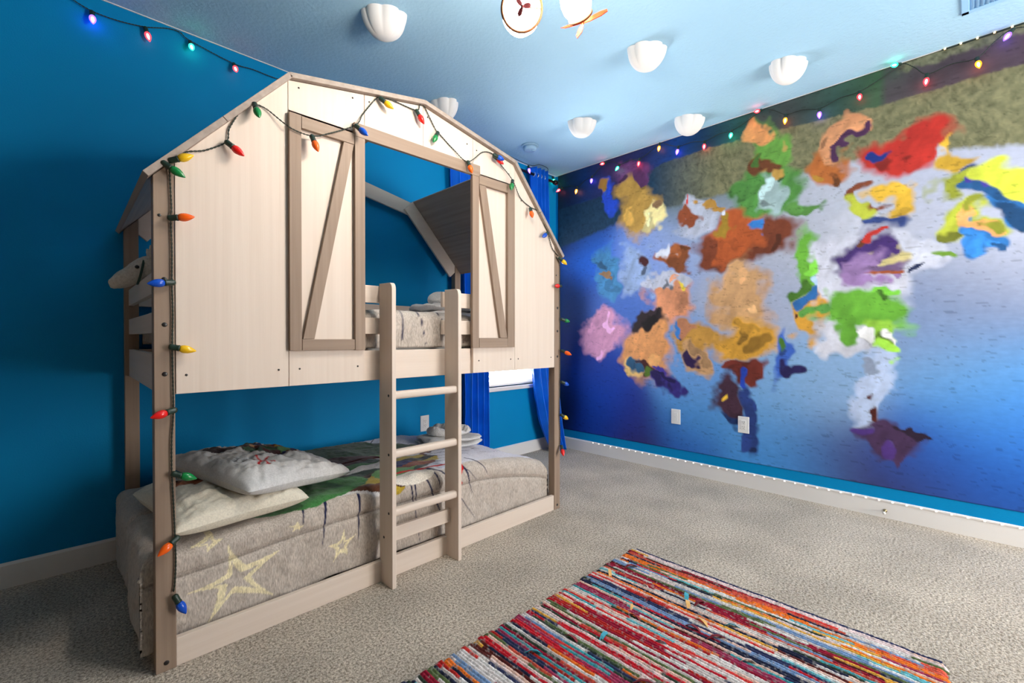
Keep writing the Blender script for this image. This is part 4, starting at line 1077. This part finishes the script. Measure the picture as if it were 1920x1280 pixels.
Zg *= np.clip(np.minimum(Sg, 1 - Sg) / .008, .15, 1)
RC = [lin(c) for c in ((196, 40, 52), (150, 36, 58), (226, 222, 218), (214, 206, 202), (228, 206, 204), (222, 216, 214), (200, 190, 186), (70, 160, 168), (110, 186, 196), (230, 120, 48), (226, 170, 70), (44, 48, 70), (92, 44, 42), (120, 150, 190), (206, 88, 70), (160, 60, 92), (96, 112, 74), (232, 196, 180), (58, 70, 60), (180, 48, 44), (226, 224, 222), (54, 60, 92), (214, 66, 62))]
rs = np.random.RandomState(21)
rowc = np.zeros((rows, 8, 3)); base = [RC[rs.randint(len(RC))] for _ in range(rows)]
for r in range(rows):
    bs = base[r] if rs.rand() < .62 else base[max(0, r - 1)]
    for k in range(8): rowc[r, k] = bs if rs.rand() < .60 else RC[rs.randint(len(RC))]
off = rs.rand(rows) * 3
sg_ = np.clip((Yg - RY0 + off[ri] * .12) / .20, 0, 7.99).astype(int)
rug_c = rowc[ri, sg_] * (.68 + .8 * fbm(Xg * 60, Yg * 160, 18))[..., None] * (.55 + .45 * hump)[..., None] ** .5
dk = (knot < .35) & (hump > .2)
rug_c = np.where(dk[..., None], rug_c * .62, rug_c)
rug_c = np.where((fbm(Xg * 90, Yg * 120, 19) > .66)[..., None], rug_c * .4 + np.array([.35, .33, .32]) * .6, rug_c)
M['rug'] = painted('rag_rug_weave', 1.0, .03, (260, 260, 260), .62, 1.35, .5)
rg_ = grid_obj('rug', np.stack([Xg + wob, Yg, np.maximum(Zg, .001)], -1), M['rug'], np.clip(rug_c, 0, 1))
tag(rg_, 'multicoloured striped woven rag rug on the beige carpet in front of the bunk bed', 'rug')
TC = {'orange': plain('orange_rag', lin((222, 84, 40)), .9), 'white': plain('white_rag', lin((216, 206, 200)), .9), 'teal': plain('teal_rag', lin((60, 150, 170)), .9), 'wine': plain('wine_rag', lin((120, 30, 44)), .9), 'tan': plain('tan_rag', lin((206, 160, 96)), .9)}
tks = list(TC)
for i in range(46):
    x_ = RX0 + .05 + rs.rand() * (RX1 - RX0 - .1); y_ = RY0 + .05 + rs.rand() * (RY1 - RY0 - .1); s_ = .009 + .012 * rs.rand(); a = rs.rand() * PI
    vs = []; L_ = s_ * (1.5 + rs.rand())
    c_, sn = math.cos(a), math.sin(a)
    for t_, hh, w_ in ((-1, .004, .5), (-.3, .012 + s_ * .5, 1), (.3, .013 + s_ * .6, .9), (1, .006 + s_ * .3, .35)):
        for q in (-1, 1): vs.append((x_ + c_ * t_ * L_ - sn * q * s_ * .5 * w_, y_ + sn * t_ * L_ + c_ * q * s_ * .5 * w_, hh + .003 * q))
    lo_ = [(v[0], v[1], v[2] - .003) for v in vs]
    MB().add(vs + lo_, [(0, 2, 3, 1), (2, 4, 5, 3), (4, 6, 7, 5), (8, 9, 11, 10), (10, 11, 13, 12), (12, 13, 15, 14), (0, 8, 10, 2), (2, 10, 12, 4), (4, 12, 14, 6), (1, 3, 11, 9), (3, 5, 13, 11), (5, 7, 15, 13), (0, 1, 9, 8), (6, 14, 15, 7)]).build('loose_rag', TC[tks[rs.randint(len(tks))]], rg_)

# ------------------------------------------------------------------ light, camera, view
wd = bpy.data.worlds.new('world'); SC.world = wd; wd.use_nodes = True
bg = wd.node_tree.nodes['Background']; bg.inputs['Color'].default_value = (1.0, 0.95, 0.90, 1); bg.inputs['Strength'].default_value = 13.0
for nm_, loc_, rot_, sx_, sy_ in (('added_window_portal', ((FX0 + FX1) / 2, YB - .03, (FZ0 + FZ1) / 2), (math.radians(90), 0, 0), FX1 - FX0, FZ1 - FZ0), ('daylight_portal_back', ((WX0 + WX1) / 2, YW + .11, (WZ0 + WZ1) / 2), (math.radians(-90), 0, 0), WX1 - WX0, WZ1 - WZ0)):  # front portal serves the added unseen window, back one the real window
    la = bpy.data.lights.new(nm_, 'AREA'); la.shape = 'RECTANGLE'; la.size = sx_; la.size_y = sy_; la.cycles.is_portal = True
    lo_ = bpy.data.objects.new(nm_, la); COL.objects.link(lo_); lo_.location = loc_; lo_.rotation_euler = rot_

# daylight outside the window behind the bed, slanting up through the slats
la = bpy.data.lights.new('daylight', 'AREA'); la.shape = 'RECTANGLE'; la.size = 1.1; la.size_y = 1.5; la.energy = 82; la.color = (.95, .98, 1.0)
lo_ = bpy.data.objects.new('daylight', la); COL.objects.link(lo_); lo_.location = (2.91, YW + .75, .75); lo_.rotation_euler = (math.radians(-90 - 28), 0, 0)

cam = bpy.data.cameras.new('camera'); co = bpy.data.objects.new('camera', cam); COL.objects.link(co)
cam.sensor_width = 36.0; cam.lens = 846.08 / 1920 * 36.0; cam.clip_start = .02
co.location = (0, 0, 1.09626)
co.rotation_euler = (math.radians(90 - .4437), 0, math.radians(45.383 - 90))
SC.camera = co
SC.view_settings.view_transform = 'Standard'; SC.view_settings.look = 'None'; SC.view_settings.gamma = 1.0
SC.view_settings.exposure = 0.34; SC.view_settings.use_curve_mapping = False
